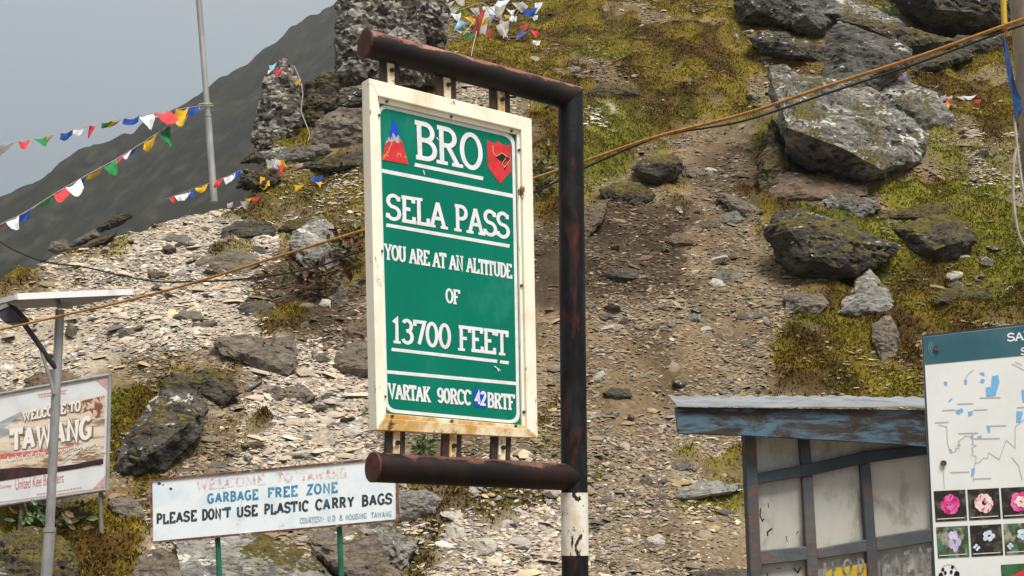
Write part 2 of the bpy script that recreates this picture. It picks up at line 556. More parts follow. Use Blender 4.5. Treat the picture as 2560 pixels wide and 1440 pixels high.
# ------------------------------------------------------------------ scree: tens of thousands of flat chips (nobody could count them)
def slope_frame(X, Y):
    e = .25
    gx = (hgt(X + e, Y) - hgt(X - e, Y)) / (2 * e)
    gy = (hgt(X, Y + e) - hgt(X, Y - e)) / (2 * e)
    n = np.stack([-gx, -gy, np.ones_like(gx)], 1)
    return n / np.linalg.norm(n, axis=1)[:, None]

def scatter_xy(n, ymin=13.2, ymax=46):
    u = rng.random(n)
    Y = (ymin ** .6 + u * (ymax ** .6 - ymin ** .6)) ** (1 / .6)
    X = (rng.random(n) * 1.12 - .56) * Y
    return X, Y

NT = 24
temps = []
for k in range(NT):
    a = np.sort((np.arange(6) + rng.random(6) * .75) / 6 * 2 * math.pi)
    r = .75 + .45 * rng.random(6)
    base = np.stack([np.cos(a) * r, np.sin(a) * r], 1)
    topr = base * (.62 + .25 * rng.random((6, 1))) + (rng.random(2) - .5) * .2
    lo = np.concatenate([base, -.5 + .25 * rng.random((6, 1))], 1)
    hi = np.concatenate([topr, .35 + .35 * rng.random((6, 1))], 1)
    temps.append(np.concatenate([lo, hi]))
temps = np.array(temps)
cf = [[6, 7, 8, 9, 10, 11]] + [[i, (i + 1) % 6, (i + 1) % 6 + 6, i + 6] for i in range(6)]
cl = np.array(sum(cf, [])); ct = np.array([len(f) for f in cf]); cs = np.concatenate([[0], np.cumsum(ct)[:-1]])

X, Y = scatter_xy(820000)
Z = hgt(X, Y)
mo, pa, da = cover(X, Y, Z)
clump = np.clip(.75 + .9 * fb2(X, Y, .9, 3, 81), 0, 1.3)
dens = (np.clip(.66 + .34 * pa, 0, 1) * (1 - .93 * mo) * (1 - .45 * da)) * clump
px, py = project(X, Y, Z)
vis = (px > -500) & (px < 3060) & (py > -260) & (py < 1700)
kp = (rng.random(len(X)) < dens) & vis
X, Y, Z, mo, pa, da = [v[kp] for v in (X, Y, Z, mo, pa, da)]
N = len(X)
nrm = slope_frame(X, Y)
tilt = rng.normal(0, .22, (N, 3)); nn = nrm * .5 + np.array([0, -.05, .62]) + tilt; nn /= np.linalg.norm(nn, axis=1)[:, None]
ang = rng.normal(0, .75, N)
t0 = np.stack([np.cos(ang), np.sin(ang), np.zeros(N)], 1)
t1 = t0 - nn * (t0 * nn).sum(1)[:, None]; t1 /= np.linalg.norm(t1, axis=1)[:, None]
t2 = np.cross(nn, t1)
size = .022 + .045 * rng.random(N) ** 2.4
big = rng.random(N) < .022; size[big] *= 1.9 + rng.random(big.sum()) * 1.0
size *= (1 + .012 * (Y - 18))
size = np.where(pa > .5, size * .78, size * .66)
sx = size * (1.1 + .8 * rng.random(N)); sy = size * (.6 + .4 * rng.random(N)); sz = size * (.16 + .3 * rng.random(N))
T = temps[rng.integers(0, NT, N)]
V = (T[:, :, 0:1] * (sx[:, None] * t1)[:, None, :] + T[:, :, 1:2] * (sy[:, None] * t2)[:, None, :] + T[:, :, 2:3] * (sz[:, None] * nn)[:, None, :])
V += np.stack([X, Y, Z], 1)[:, None, :] + (nn * (sz * .5)[:, None])[:, None, :]
pal_p = np.array([(.50, .425, .305), (.43, .355, .25), (.37, .315, .235), (.32, .285, .235), (.52, .39, .225), (.22, .205, .185), (.60, .55, .45), (.11, .10, .09)])
pal_b = np.array([(.25, .190, .110), (.21, .165, .100), (.29, .23, .145), (.165, .135, .092), (.10, .085, .066), (.36, .265, .135), (.46, .40, .30), (.22, .195, .16)])
pal_p = pal_p * np.array([.985, 1.0, 1.10]); pal_b = pal_b * np.array([.97, .99, 1.12])
ip = rng.choice(8, N, p=[.20, .20, .17, .15, .08, .10, .05, .05]); ib = rng.choice(8, N, p=[.23, .23, .15, .16, .10, .05, .012, .068])
C = np.where((rng.random(N) < np.clip(pa, 0, 1))[:, None], pal_p[ip], pal_b[ib])
C = np.where(((pa > 1.1) & (rng.random(N) < .7))[:, None], np.array([.62, .60, .53]), C)
C = C * (.80 + .40 * rng.random((N, 1)))
C = np.where((rng.random(N) < da * .75)[:, None], C * .42 * np.array([1.05, .92, .8]), C)
loops = (cl[None, :] + (np.arange(N) * 12)[:, None]).ravel()
starts = (cs[None, :] + (np.arange(N) * len(cl))[:, None]).ravel()
me = np_mesh('scree', V.reshape(-1, 3), loops, starts, np.tile(ct, N), [colmat('scree_stone', nscale=28, var=.22, bump=.4)], np.repeat(C, 12, 0))
tag(link(bpy.data.objects.new('scree', me)), 'cream, grey and brown stone chips strewn over the slope', kind='stuff')
print('chips', N)

# ------------------------------------------------------------------ turf: short blades growing out of the mossy ground
X, Y = scatter_xy(2600000)
px, py = project(X, Y, zbase(X, Y))
v = (px > -350) & (px < 2900) & (py > -250) & (py < 1650)
X, Y = X[v], Y[v]
Z = hgt(X, Y)
mo, pa, da = cover(X, Y, Z)
cl2 = np.clip(.72 + .9 * fb2(X, Y, .35, 3, 62), .25, 1)
kp = rng.random(len(X)) < mo ** 1.4 * cl2
X, Y, Z, mo = X[kp], Y[kp], Z[kp], mo[kp]
N = len(X)
cush = np.clip(fb2(X * .55, Y, .5, 3, 61) + .2, 0, 1)
Z = Z + mo * (.26 * cush - .03) - .01
nrm = slope_frame(X, Y)
L = .028 + .070 * rng.random(N) ** 1.8
wd = .010 + .012 * rng.random(N)
d = nrm * .55 + np.array([0, 0, .55]) + rng.normal(0, .42, (N, 3)); d /= np.linalg.norm(d, axis=1)[:, None]
sdv = np.cross(d, rng.normal(0, 1, (N, 3))); sdv /= np.linalg.norm(sdv, axis=1)[:, None]
B = np.stack([X, Y, Z], 1)
tip = B + d * L[:, None]; tip[:, 2] -= L * .15
V = np.stack([B - sdv * wd[:, None], B + sdv * wd[:, None], tip], 1).reshape(-1, 3)
C = mosscol(X, Y) * (.72 + .62 * rng.random((N, 1)) ** 1.2)
straw = rng.random(N) < .09; C[straw] = np.array([.24, .19, .07]) * (.7 + .6 * rng.random((straw.sum(), 1)))
Cv = np.repeat(C, 3, 0)
me = np_mesh('grass', V, np.arange(3 * N), np.arange(N) * 3, np.full(N, 3), [colmat('turf_blades', nscale=6, var=.2, bump=0)], Cv)
tag(link(bpy.data.objects.new('grass', me)), 'olive and rust coloured mossy turf on the slope', kind='stuff')
print('blades', N)

# ------------------------------------------------------------------ boulders, each one a thing
RM = {
    'grey': rockmat('grey_schist', (.075, .071, .064), (.20, .192, .175), lichen=.4, moss=.6),
    'slab': rockmat('lichen_schist', (.060, .058, .053), (.26, .255, .24), lichen=.55, moss=.85, scale=.8),
    'dark': rockmat('dark_mossy_schist', (.030, .027, .022), (.090, .081, .068), lichen=.28, moss=.95),
    'brown': rockmat('brown_schist', (.10, .083, .066), (.20, .172, .140), lichen=.1, moss=.15, tint=(.13, .095, .066)),
    'rust': rockmat('rusty_schist', (.085, .062, .042), (.18, .135, .095), lichen=.1, moss=.3, tint=(.20, .095, .035)),
    'black': rockmat('black_schist', (.022, .020, .017), (.105, .097, .086), lichen=.35, moss=.55),
    'rubble': rockmat('cliff_rubble', (.07, .067, .062), (.17, .163, .15), lichen=0, moss=.30, scale=1.6, cells=3.6),
    'shade': rockmat('speckled_dark_grey_schist', (.055, .052, .047), (.125, .12, .11), lichen=.25, moss=.1),  # a darker grey schist with little moss
    'mossy': rockmat('moss_covered_rock', (.028, .024, .018), (.075, .066, .05), lichen=.12, moss=1.35),
    'pale': rockmat('pale_quartz_stone', (.40, .37, .32), (.60, .57, .50), lichen=.2, moss=0, scale=1.5),
    'wash': rockmat('clean_grey_schist', (.135, .130, .118), (.29, .28, .26), lichen=.3, moss=.2, scale=1.2),
}

def fine_hull(points, target):
    bm = bmesh.new()
    for p in points: bm.verts.new(p)
    r = bmesh.ops.convex_hull(bm, input=bm.verts)
    bmesh.ops.delete(bm, geom=[e for e in bm.verts if not e.link_faces], context='VERTS')
    for _ in range(7):
        long = [e for e in bm.edges if e.calc_length() > target]
        if not long or len(bm.verts) > 9000: break
        bmesh.ops.subdivide_edges(bm, edges=long, cuts=1)
        bmesh.ops.triangulate(bm, faces=[f for f in bm.faces if len(f.verts) > 3])
    bmesh.ops.recalc_face_normals(bm, faces=bm.faces)
    bm.normal_update()
    return bm

def roughen(bm, size, seed, rough=1.0, strata=(0.25, .1, 1), lump=0.0, layer=.12):
    P = np.array([v.co[:] for v in bm.verts]); Nn = np.array([v.normal[:] for v in bm.verts])
    q = P + seed * 7.13
    d = .11 * size * fbm(q / (.55 * size), 3, seed) + .045 * size * fbm(q / (.17 * size), 3, seed + 3)
    s = np.array(strata, float); s /= np.linalg.norm(s)
    h = q @ s / (layer * size) + .8 * fbm(q / (.6 * size), 3, seed + 5)
    st = np.abs((h % 1) - .5) * 2
    lev = _h(np.floor(h).astype(np.int64), np.zeros(len(h), np.int64), np.zeros(len(h), np.int64), seed)
    side = 1 - np.abs(Nn @ s)
    d += size * side * (.05 * (lev - .5) - .045 * np.clip((st - .72) / .28, 0, 1))
    crack = np.abs(fbm(q / (.42 * size), 3, seed + 8))
    d -= .05 * size * np.clip(1 - crack / .06, 0, 1)
    d = d * rough
    if lump:
        dist, cell = worley(q / lump, seed)
        d += lump * (.55 * cell + .35 * (1 - np.clip(dist, 0, 1)) - .4)
        d2, c2 = worley(q / (lump * .45), seed + 4)
        d += lump * .25 * (c2 - .4)
    P = P + Nn * d[:, None]
    for v, p in zip(bm.verts, P): v.co = p

def rock(label, poly, m='grey', bulge=.75, lean=.38, rough=1.0, D=None, front=None, strata=(.2, .1, 1), lump=0, group=None, name='boulder', target=None, depth=.9, dback=2.0, layer=.12, top_in=None, parent=None, seedx=0):
    poly = [tuple(p) for p in poly]
    xs = [p[0] for p in poly]; ys = [p[1] for p in poly]
    cx, cy = sum(xs) / len(xs), sum(ys) / len(ys)
    pb = max(poly, key=lambda p: p[1])
    Yb = D or hit(cx, min(pb[1], 1640)) or 24
    rad = .5 * math.sqrt((max(xs) - min(xs)) * (max(ys) - min(ys))) * Yb / F
    seed = int(cx * 3 + cy * 7) % 9973
    r2 = random.Random(seed)
    pts = []
    dep = []
    for p in poly:
        hy = hit(p[0], p[1]) or (Yb + dback)
        hy = min(hy, Yb + 3.2 * rad + 1.0)
        e = p[2] if len(p) > 2 else lean * (hy - Yb)
        dep.append(Yb + e)
        pts.append(at(p[0], p[1], Yb + e))
    if front is None:
        for i in range(len(poly)):
            k = r2.uniform(.35, .72); k2 = r2.uniform(.1, .5); j = (i + 1) % len(poly)
            qx = cx + k * (poly[i][0] * (1 - k2) + poly[j][0] * k2 - cx)
            qy = cy + k * (poly[i][1] * (1 - k2) + poly[j][1] * k2 - cy)
            y = (dep[i] * (1 - k2) + dep[j] * k2) * k + (sum(dep) / len(dep)) * (1 - k)
            pts.append(at(qx, qy, y - bulge * rad * r2.uniform(.75, 1.0) * (1 - k * .55)))
    else:
        for fx, fy, e in front: pts.append(at(fx, fy, Yb + e))
    for i, p in enumerate(poly):
        pts.append(at(cx + .86 * (p[0] - cx), cy + .80 * (p[1] - cy) + 4, dep[i] + depth * rad))
    bm = fine_hull([Vector(p) for p in pts], target or max(.035, min(rad * .16, .0042 * Yb)))
    roughen(bm, rad, seed + seedx, rough, strata, lump, layer)
    me = bpy.data.meshes.new(name)
    o = np.array(at(cx, pb[1], Yb)) if parent is None else np.array(root_of(parent).location)
    bm.transform(Matrix.Translation(Vector(-o)))
    bm.to_mesh(me); bm.free()
    me.materials.append(RM[m] if isinstance(m, str) else m)
    ob = link(bpy.data.objects.new(name, me))
    if parent is None:
        ob.location = o
        tag(ob, label, 'boulder' if name == 'boulder' else name.replace('_', ' '), group)
    else: ob.parent = parent
    return ob

# --- right-hand boulders
rock('huge tilted grey slab boulder with white lichen, crossed by the orange rope on the right',
     [(1926, 172, .9), (2060, 200, 1.3), (2200, 235, 1.7), (2326, 335, 1.5), (2302, 398, .9), (2222, 400, .4), (2206, 458, .3), (2080, 440, .25), (1957, 412, .35), (1940, 300, .3)],
     'slab', front=[(1968, 318, -.95), (2040, 345, -1.1), (2108, 370, -1.15), (2204, 424, -.85)], strata=(-.35, .5, 1), D=None, rough=.8)
rock('rusty brown layered block underneath the huge tilted slab boulder',
     [(1920, 425), (1985, 432), (2165, 462), (2170, 488), (2080, 500), (1995, 506), (1925, 498)], 'rust', bulge=.5, rough=.7)
rock('rounded dark boulder with a thick moss cap, under the huge tilted slab',
     [(1917, 565), (1935, 537), (2000, 528), (2110, 543), (2190, 582), (2240, 618), (2215, 655), (2140, 692), (2080, 708), (1985, 684), (1932, 648)], 'dark', bulge=1.0, lean=.22)
rock('squat mossy boulder with a white lichen face, right of the dark moss-capped boulder',
     [(2235, 575), (2300, 543), (2360, 536), (2410, 558), (2438, 602), (2400, 645), (2345, 658), (2285, 628)], 'dark', bulge=1.0, lean=.22)
rock('low grey outcrop in the moss between the huge slab and the dark boulder',
     [(2052, 500), (2075, 487), (2120, 484), (2190, 500), (2205, 522), (2150, 550), (2075, 524)], 'grey', bulge=.6)
rock('pointed grey rock with a dark hollow under it, above the hut roof',
     [(2095, 782), (2140, 700), (2170, 672), (2215, 712), (2255, 775), (2230, 795), (2150, 790)], 'wash', bulge=.8, lean=.6)
rock('upright brown stone standing in the moss above the hut roof',
     [(2180, 805), (2225, 790), (2248, 835), (2240, 890), (2205, 903), (2182, 855)], 'brown', bulge=.5)
rock('flat brown rock at the left edge of the moss, above the hut roof',
     [(1960, 735), (2010, 728), (2062, 738), (2072, 760), (2050, 784), (1965, 782)], 'brown', bulge=.6)
rock('upright triangular grey slab wedged behind the huge lichen slab',
     [(2062, 312), (2062, 85), (2098, 52), (2185, 90), (2280, 122), (2270, 165), (2215, 215), (2150, 290)], 'shade', bulge=.35, lean=.08, rough=.6, depth=.5)
rock('long dark slab sloping down to the right at the top of the frame',
     [(2088, 48), (2110, 40), (2200, 56), (2330, 92), (2405, 102), (2390, 128), (2310, 152), (2200, 100)], 'dark', bulge=.9, lean=.1)
rock('pale grey ledge lying on the long sloping slab near the top edge',
     [(2000, -10), (2060, -30), (2170, 8), (2240, 50), (2330, 88), (2300, 98), (2180, 72), (2090, 46), (2010, 30)], 'slab', bulge=.7, lean=.3, rough=.8)
rock('dark ledge above the grass, cut by the top edge, left of the grey slabs',
     [(1838, 0), (1845, -60), (1990, -70), (2005, 20), (1975, 75), (1900, 45), (1850, 55)], 'black', bulge=1.0, lean=.1)
rock('grey block joining the top ledge to the triangular slab',
     [(1975, 70), (1985, -20), (2040, -40), (2098, 48), (2070, 100), (2030, 95)], 'shade', bulge=.8, lean=.1)
rock('low dark overhang with a black hollow, left of the triangular slab',
     [(1868, 92), (1905, 76), (1970, 88), (2062, 118), (2062, 158), (1975, 152), (1895, 128)], 'black', bulge=1.1, lean=.1)
rock('big black crag cut by the top right corner of the frame',
     [(2215, 0), (2240, -140), (2560, -160), (2530, 20), (2505, 80), (2400, 96), (2330, 78)], 'black', bulge=1.0, lean=.0)
rock('jumbled grey lichen rock tucked behind the right end of the huge slab',
     [(2195, 232), (2235, 192), (2330, 225), (2392, 300), (2372, 330), (2290, 330)], 'slab', bulge=.7)
rock('grey overhanging rock in the middle of the earth slope below the rope',
     [(1575, 420), (1620, 392), (1680, 385), (1712, 402), (1700, 430), (1660, 466), (1610, 452)], 'dark', bulge=1.0, lean=.15)
rock('brown lump beside the overhanging rock on the earth slope',
     [(1700, 412), (1728, 404), (1762, 432), (1738, 448), (1708, 440)], 'brown', bulge=.7)
rock('thin dark slab stuck tilted into the earth slope left of the huge boulder',
     [(1788, 480), (1815, 482), (1868, 505), (1905, 528), (1872, 547), (1830, 528)], 'brown', bulge=.5)
rock('flat grey stone just below the tilted dark slab on the earth slope',
     [(1800, 535), (1842, 528), (1862, 548), (1835, 564), (1798, 555)], 'grey', bulge=.4)
rock('brown tilted slab half hidden behind the right of the sign post',
     [(1440, 530), (1470, 512), (1524, 497), (1505, 555), (1466, 596), (1440, 600)], 'rust', bulge=.6)
rock('grey layered ledge in the scree left of the hut',
     [(1672, 1248), (1690, 1226), (1745, 1202), (1850, 1206), (1862, 1226), (1760, 1246), (1700, 1254)], 'wash', bulge=.6, layer=.3)
rock('small grey layered rock in the scree below the hut fascia',
     [(1672, 1170), (1690, 1150), (1728, 1152), (1742, 1172), (1715, 1184)], 'grey', bulge=.6)
rock('dark slab in the scree at the foot of the hut',
     [(1690, 1450), (1720, 1432), (1850, 1418), (1880, 1432), (1860, 1480), (1720, 1490)], 'black', bulge=.4)

# --- crags on the skyline
def crag(label, pieces, m, group=None, **kw):
    x0 = sum(p[0] for p in pieces[0][0]) / len(pieces[0][0]); y0 = max(p[1] for p in pieces[0][0])
    Y0 = pieces[0][1]
    r = empty('crag', at(x0, y0, Y0), label, 'crag', group)
    for i, (poly, D, mm, kk) in enumerate(pieces):
        q = dict(kw); q.update(kk)
        rock('', poly, mm or m, D=D, name='rock_face' if i == 0 else 'rock_shelf', parent=r, seedx=i, **q)
    return r
YSP = (hit(700, 480) or 24)
crag('pointed rubble spire standing on the skyline left of the sign',
     [([(640, 372), (630, 335), (640, 275), (660, 240), (740, 235), (757, 290), (738, 345), (700, 372)], YSP + 2.0, 'rubble', dict(lump=.07, bulge=.6, lean=0, dback=0, rough=.9)),
      ([(648, 262), (662, 205), (690, 152), (716, 143), (736, 168), (750, 215), (752, 262), (700, 275)], YSP + 2.15, 'rubble', dict(lump=.07, bulge=.6, lean=0, dback=0, rough=1.0)),
      ([(632, 345), (650, 318), (690, 325), (705, 360), (680, 380), (640, 378)], YSP + 1.7, 'rubble', dict(lump=.05, bulge=.6, lean=0, dback=0)),
      ([(600, 408), (620, 385), (660, 372), (690, 380), (672, 402)], YSP + 1.6, 'black', dict(bulge=.6, lean=0, dback=0))], 'rubble')
crag('tall rubble cliff behind the left end of the top arm',
     [([(840, 205), (838, 100), (848, 40), (900, 20), (960, 60), (965, 200), (930, 216)], YSP + 4.2, 'rubble', dict(lump=.08, bulge=.5, lean=0, dback=0, rough=1.0, depth=1.2)),
      ([(842, 90), (848, 0), (862, -90), (1000, -90), (1010, 60), (960, 130), (880, 130)], YSP + 4.4, 'rubble', dict(lump=.08, bulge=.5, lean=0, dback=0, rough=1.0, depth=1.2)),
      ([(940, 218), (945, 110), (990, 60), (1060, 70), (1075, 150), (1050, 214)], YSP + 4.0, 'rubble', dict(lump=.08, bulge=.6, lean=0, dback=0, rough=1.0)),
      ([(980, 70), (990, -90), (1095, -90), (1120, 20), (1112, 110), (1060, 130)], YSP + 4.7, 'rubble', dict(lump=.08, bulge=.5, lean=0, dback=0, rough=1.0)),
      ([(1040, 214), (1060, 140), (1108, 100), (1122, 160), (1100, 214)], YSP + 4.6, 'grey', dict(bulge=.6, lean=0, dback=0)),
      ([(800, 335), (818, 262), (850, 212), (980, 208), (985, 250), (960, 310), (930, 375), (850, 382), (792, 372)], YSP + 3.2, 'brown', dict(bulge=.5, lean=0, dback=0)),
      ([(838, 268), (856, 222), (960, 216), (970, 262), (900, 262), (870, 270)], YSP + 2.7, 'black', dict(bulge=.6, lean=0, dback=0))], 'rubble')
rock('mossy hump on the skyline between the rubble spire and the cliff', [(740, 290), (765, 205), (800, 186), (842, 172), (850, 240), (815, 300), (790, 370), (745, 375)], 'mossy', D=YSP + 2.8, bulge=.5, lean=0, dback=0)
rock('big brown rock face under the cliff, touching the top left corner of the sign frame', [(765, 374), (790, 300), (850, 270), (915, 272), (915, 372), (850, 388)], 'brown', D=YSP + 1.9, bulge=.5, lean=0, dback=0)
rock('mossy hummock hugging the left end of the huge tilted slab', [(1893, 440), (1905, 360), (1928, 300), (1960, 330), (1978, 420), (1960, 480), (1910, 500)], 'mossy', bulge=.8, lean=.4)
rock('black boulder in the hollow under the big black crag', [(2330, 112), (2400, 88), (2505, 90), (2500, 128), (2400, 142)], 'black', bulge=.7, lean=.3)
rock('dark wedge right of the triangular grey slab, above the rope', [(2268, 140), (2330, 118), (2420, 122), (2440, 140), (2360, 172), (2282, 186)], 'dark', bulge=.7, lean=.4)
rock('dark mossy ledge low in the moss right of the pointed grey rock', [(2330, 735), (2400, 712), (2470, 722), (2480, 752), (2400, 768), (2340, 760)], 'mossy', bulge=.6)
rock('half buried mossy ledge above the squat mossy boulder', [(2200, 548), (2250, 520), (2340, 505), (2400, 520), (2380, 548), (2280, 560)], 'mossy', bulge=.6)
rock('mossy bank of rock in the turf right of the rope crossing', [(1500, 475), (1540, 455), (1600, 458), (1640, 490), (1600, 515), (1520, 505)], 'mossy', bulge=.6)
rock('dark rock shelf in the turf above the white quartz patch', [(1470, 232), (1500, 205), (1570, 212), (1600, 236), (1550, 248), (1490, 245)], 'mossy', bulge=.5)
rock('stack of thin grey slabs at the foot of the rubble spire',
     [(640, 412), (650, 385), (705, 365), (822, 362), (832, 378), (790, 402), (700, 412)], 'grey', bulge=.6, lean=.2, dback=.4, layer=.3, D=YSP + .9)
rock('low grey ledge under the crag, touching the left of the sign frame',
     [(735, 415), (800, 395), (905, 368), (915, 410), (860, 432), (760, 432)], 'dark', bulge=.7, lean=.3, dback=.4, layer=.3)
rock('dark lumpy rock on the skyline where the flag string ends',
     [(592, 470), (602, 432), (630, 418), (690, 425), (702, 450), (650, 478)], 'dark', bulge=.7, lean=.2, dback=.3, lump=.15)

# --- rocks in the pale scree, left
rock('dark flat-topped rock under a strip of bright moss in the pale scree',
     [(543, 602), (558, 568), (600, 552), (680, 556), (694, 578), (680, 594), (610, 600)], 'black', bulge=.7)
rock('blue-grey cracked boulder crossed by the orange rope, left of the sign',
     [(728, 622), (735, 582), (768, 560), (808, 540), (838, 562), (852, 622), (846, 662), (790, 682), (742, 655)], 'wash', bulge=.7, rough=1.2)
rock('flat grey-brown slab crossed by the orange rope in the pale scree',
     [(487, 655), (512, 638), (560, 622), (618, 630), (652, 655), (610, 688), (530, 694)], 'brown', bulge=.35, rough=.5)
rock('long brown slab half buried in the pale scree, above the welcome boards',
     [(528, 850), (545, 842), (610, 836), (690, 852), (742, 885), (750, 915), (722, 938), (660, 928), (560, 890)], 'brown', bulge=.5, rough=.8)
rock('brown wedge resting on the end of the long brown slab',
     [(668, 852), (690, 842), (735, 840), (748, 888), (722, 896)], 'brown', bulge=.5)
rock('rounded grey-brown boulder touching the left edge of the green sign',
     [(832, 915), (850, 880), (900, 850), (945, 850), (950, 935), (885, 946), (848, 938)], 'brown', bulge=.7)
rock('dark red-brown rock above the rounded boulder beside the sign frame',
     [(850, 838), (880, 800), (930, 790), (935, 840), (880, 850)], 'rust', bulge=.7)
rock('flat pale-edged slab in the scree above the garbage notice',
     [(653, 988), (690, 966), (765, 966), (794, 990), (760, 1008), (690, 1007)], 'brown', bulge=.5, layer=.4)
rock('large leaning dark boulder with grey streaks between the two welcome boards',
     [(284, 1192), (290, 1122), (330, 1056), (370, 1000), (430, 960), (482, 974), (528, 1012), (510, 1072), (470, 1112), (400, 1174), (330, 1214)],
     'black', bulge=.8, strata=(.8, .2, -.8), lean=.5)
rock('mossy grey shoulder above the large leaning dark boulder',
     [(400, 965), (430, 935), (520, 925), (580, 945), (600, 985), (560, 1010), (470, 985)], 'dark', bulge=.6)
rock('huge pale grey slab under the garbage notice, between its green posts',
     [(425, 1345), (470, 1315), (620, 1318), (680, 1335), (770, 1388), (860, 1450), (860, 1520), (520, 1540), (470, 1460)], 'wash', bulge=.35, lean=.6, strata=(-.7, .3, 1), rough=.6)
rock('dark brown slab leaning behind the right green post of the notice',
     [(760, 1350), (800, 1318), (880, 1316), (940, 1350), (1000, 1440), (1010, 1510), (900, 1510)], 'brown', bulge=.5, lean=.4)
rock('light grey rubbly rock right of the garbage notice, below its corner',
     [(880, 1325), (950, 1296), (1000, 1332), (1040, 1372), (1000, 1420), (940, 1390)], 'wash', bulge=.6, lump=.1)
rock('grey boulder behind the bottom right corner of the garbage notice',
     [(960, 1250), (1000, 1222), (1062, 1222), (1106, 1250), (1086, 1282), (1010, 1310), (965, 1300)], 'wash', bulge=.7)
rock('big dark boulder behind the lamp post in the bottom left corner',
     [(-60, 1400), (0, 1342), (60, 1318), (120, 1322), (172, 1356), (200, 1410), (190, 1520), (-60, 1540)], 'dark', bulge=.7)
rock('small grey angular rock on the moss right of the thin board legs',
     [(268, 1258), (280, 1246), (342, 1246), (366, 1288), (330, 1300), (296, 1302)], 'brown', bulge=.6)
rock('brown rock at the bottom edge beside the huge pale slab',
     [(318, 1450), (350, 1395), (402, 1370), (440, 1378), (456, 1440), (440, 1500), (330, 1500)], 'brown', bulge=.6)
rock('red-brown slab poking out above the left welcome board',
     [(55, 950), (90, 930), (150, 925), (205, 938), (180, 965), (80, 985)], 'rust', bulge=.6)
for lb, p, m in [('small mossy ledge at the left end of the skyline scree', [(118, 625), (128, 604), (165, 600), (178, 622), (150, 636)], 'brown'),
                 ('long grey ledge with moss on the skyline over the pale scree', [(176, 618), (188, 600), (240, 572), (250, 588), (200, 612)], 'grey'),
                 ('dark mossy ledge under the long skyline ledge', [(180, 622), (230, 600), (290, 582), (285, 600), (200, 630)], 'dark'),
                 ('upper mossy ledge where the pale scree meets the skyline', [(236, 574), (268, 552), (318, 528), (332, 540), (300, 562), (250, 580)], 'dark'),
                 ('small dark slab under the bright moss strip in the pale scree', [(620, 632), (632, 612), (660, 618), (664, 634), (640, 640)], 'black'),
                 ('small dark rock with a white chip on it, in the brown soil patch', [(600, 782), (612, 762), (642, 758), (650, 778), (630, 798)], 'black'),
                 ('grey pointed stone upright in the brown soil beside the sign', [(820, 745), (838, 700), (858, 705), (872, 760), (845, 770)], 'brown'),
                 ('yellowish stone in the brown soil patch beside the sign', [(798, 762), (805, 746), (828, 750), (826, 770)], 'pale')]:
    rock(lb, p, m, bulge=.6, lean=.4, dback=.5)

for lb, p, m in [('dark half buried rock above the slab with the pale edge, in the pale scree', [(590, 770), (620, 748), (672, 752), (690, 772), (650, 790), (605, 788)], 'black'),
                 ('brown half buried rock left of the long brown slab', [(430, 792), (452, 775), (500, 778), (512, 798), (470, 806)], 'brown'),
                 ('grey half buried rock in the pale scree left of the black flat-topped rock', [(398, 600), (420, 586), (470, 590), (480, 606), (430, 614)], 'grey'),
                 ('dark ledge in the moss between the sign frame and the blue-grey boulder', [(690, 575), (720, 552), (780, 545), (800, 560), (740, 585)], 'mossy'),
                 ('dark angular rock on the brown gully, right of the post and below the slab', [(1500, 690), (1530, 668), (1590, 672), (1604, 696), (1550, 708)], 'black'),
                 ('brown angular rock in the gully above the flat grey stone', [(1655, 600), (1690, 580), (1740, 588), (1746, 610), (1690, 620)], 'rust'),
                 ('grey angular rock low in the gully, left of the moss edge', [(1770, 690), (1800, 668), (1850, 676), (1858, 700), (1805, 712)], 'grey'),
                 ('dark lump low in the tan scree between post and hut roof', [(1505, 985), (1530, 968), (1575, 972), (1580, 992), (1540, 1002)], 'black')]:
    rock(lb, p, m, bulge=.7, lean=.4, dback=.5)

# --- loose stones lying about, small enough to share a few shapes
protos = []
for k in range(7):
    r2 = random.Random(100 + k)
    pts = []
    for i in range(16):
        v = Vector((r2.gauss(0, 1), r2.gauss(0, 1), r2.gauss(0, 1))).normalized()
        v = Vector((v.x * 1.25, v.y * .85, v.z * (.42 + .1 * (k % 3))))
        pts.append(v * r2.uniform(.85, 1.1))
    bm = fine_hull(pts, .28)
    roughen(bm, 1.0, 300 + k, .8, (.1, .1, 1), 0, .2)
    me = bpy.data.meshes.new('loose_stone'); bm.to_mesh(me); bm.free()
    protos.append(me)
def stones(n, box, mats, smin, smax, label, group, cond=None):
    c = 0; tries = 0
    while c < n and tries < n * 30:
        tries += 1
        px, py = rnd.uniform(box[0], box[2]), rnd.uniform(box[1], box[3])
        if cond and not cond(px, py): continue
        Y = hit(px, py)
        if not Y: continue
        p = at(px, py, Y)
        m = rnd.choice(mats); k = rnd.randrange(len(protos))
        key = (k, m)
        if key not in STONE:
            d = protos[k].copy(); d.materials.clear(); d.materials.append(RM[m]); STONE[key] = d
        o = bpy.data.objects.new('loose_stone', STONE[key])
        s = smin + (smax - smin) * rnd.random() ** 2
        o.scale = (s, s, s)
        o.location = (p[0], p[1], p[2] + .1 * s)
        o.rotation_euler = (.5 + rnd.gauss(0, .25), rnd.gauss(0, .25), rnd.gauss(0, .9))
        link(o); tag(o, label, 'stone', group); c += 1
STONE = {}
stones(26, (1000, 1210, 1390, 1440), ['pale', 'pale', 'wash'], .07, .20, 'pale loose stone on the bank below the bottom arm of the sign', 'pale stones on the bank below the sign')
stones(45, (1480, 620, 1900, 1010), ['brown', 'wash', 'grey', 'pale'], .06, .20, 'loose stone on the earth slope between the sign post and the hut roof', 'loose stones on the earth slope')
stones(24, (1480, 1030, 1660, 1430), ['brown', 'wash', 'pale'], .06, .15, 'loose stone on the scree left of the hut', 'loose stones on the scree by the hut')
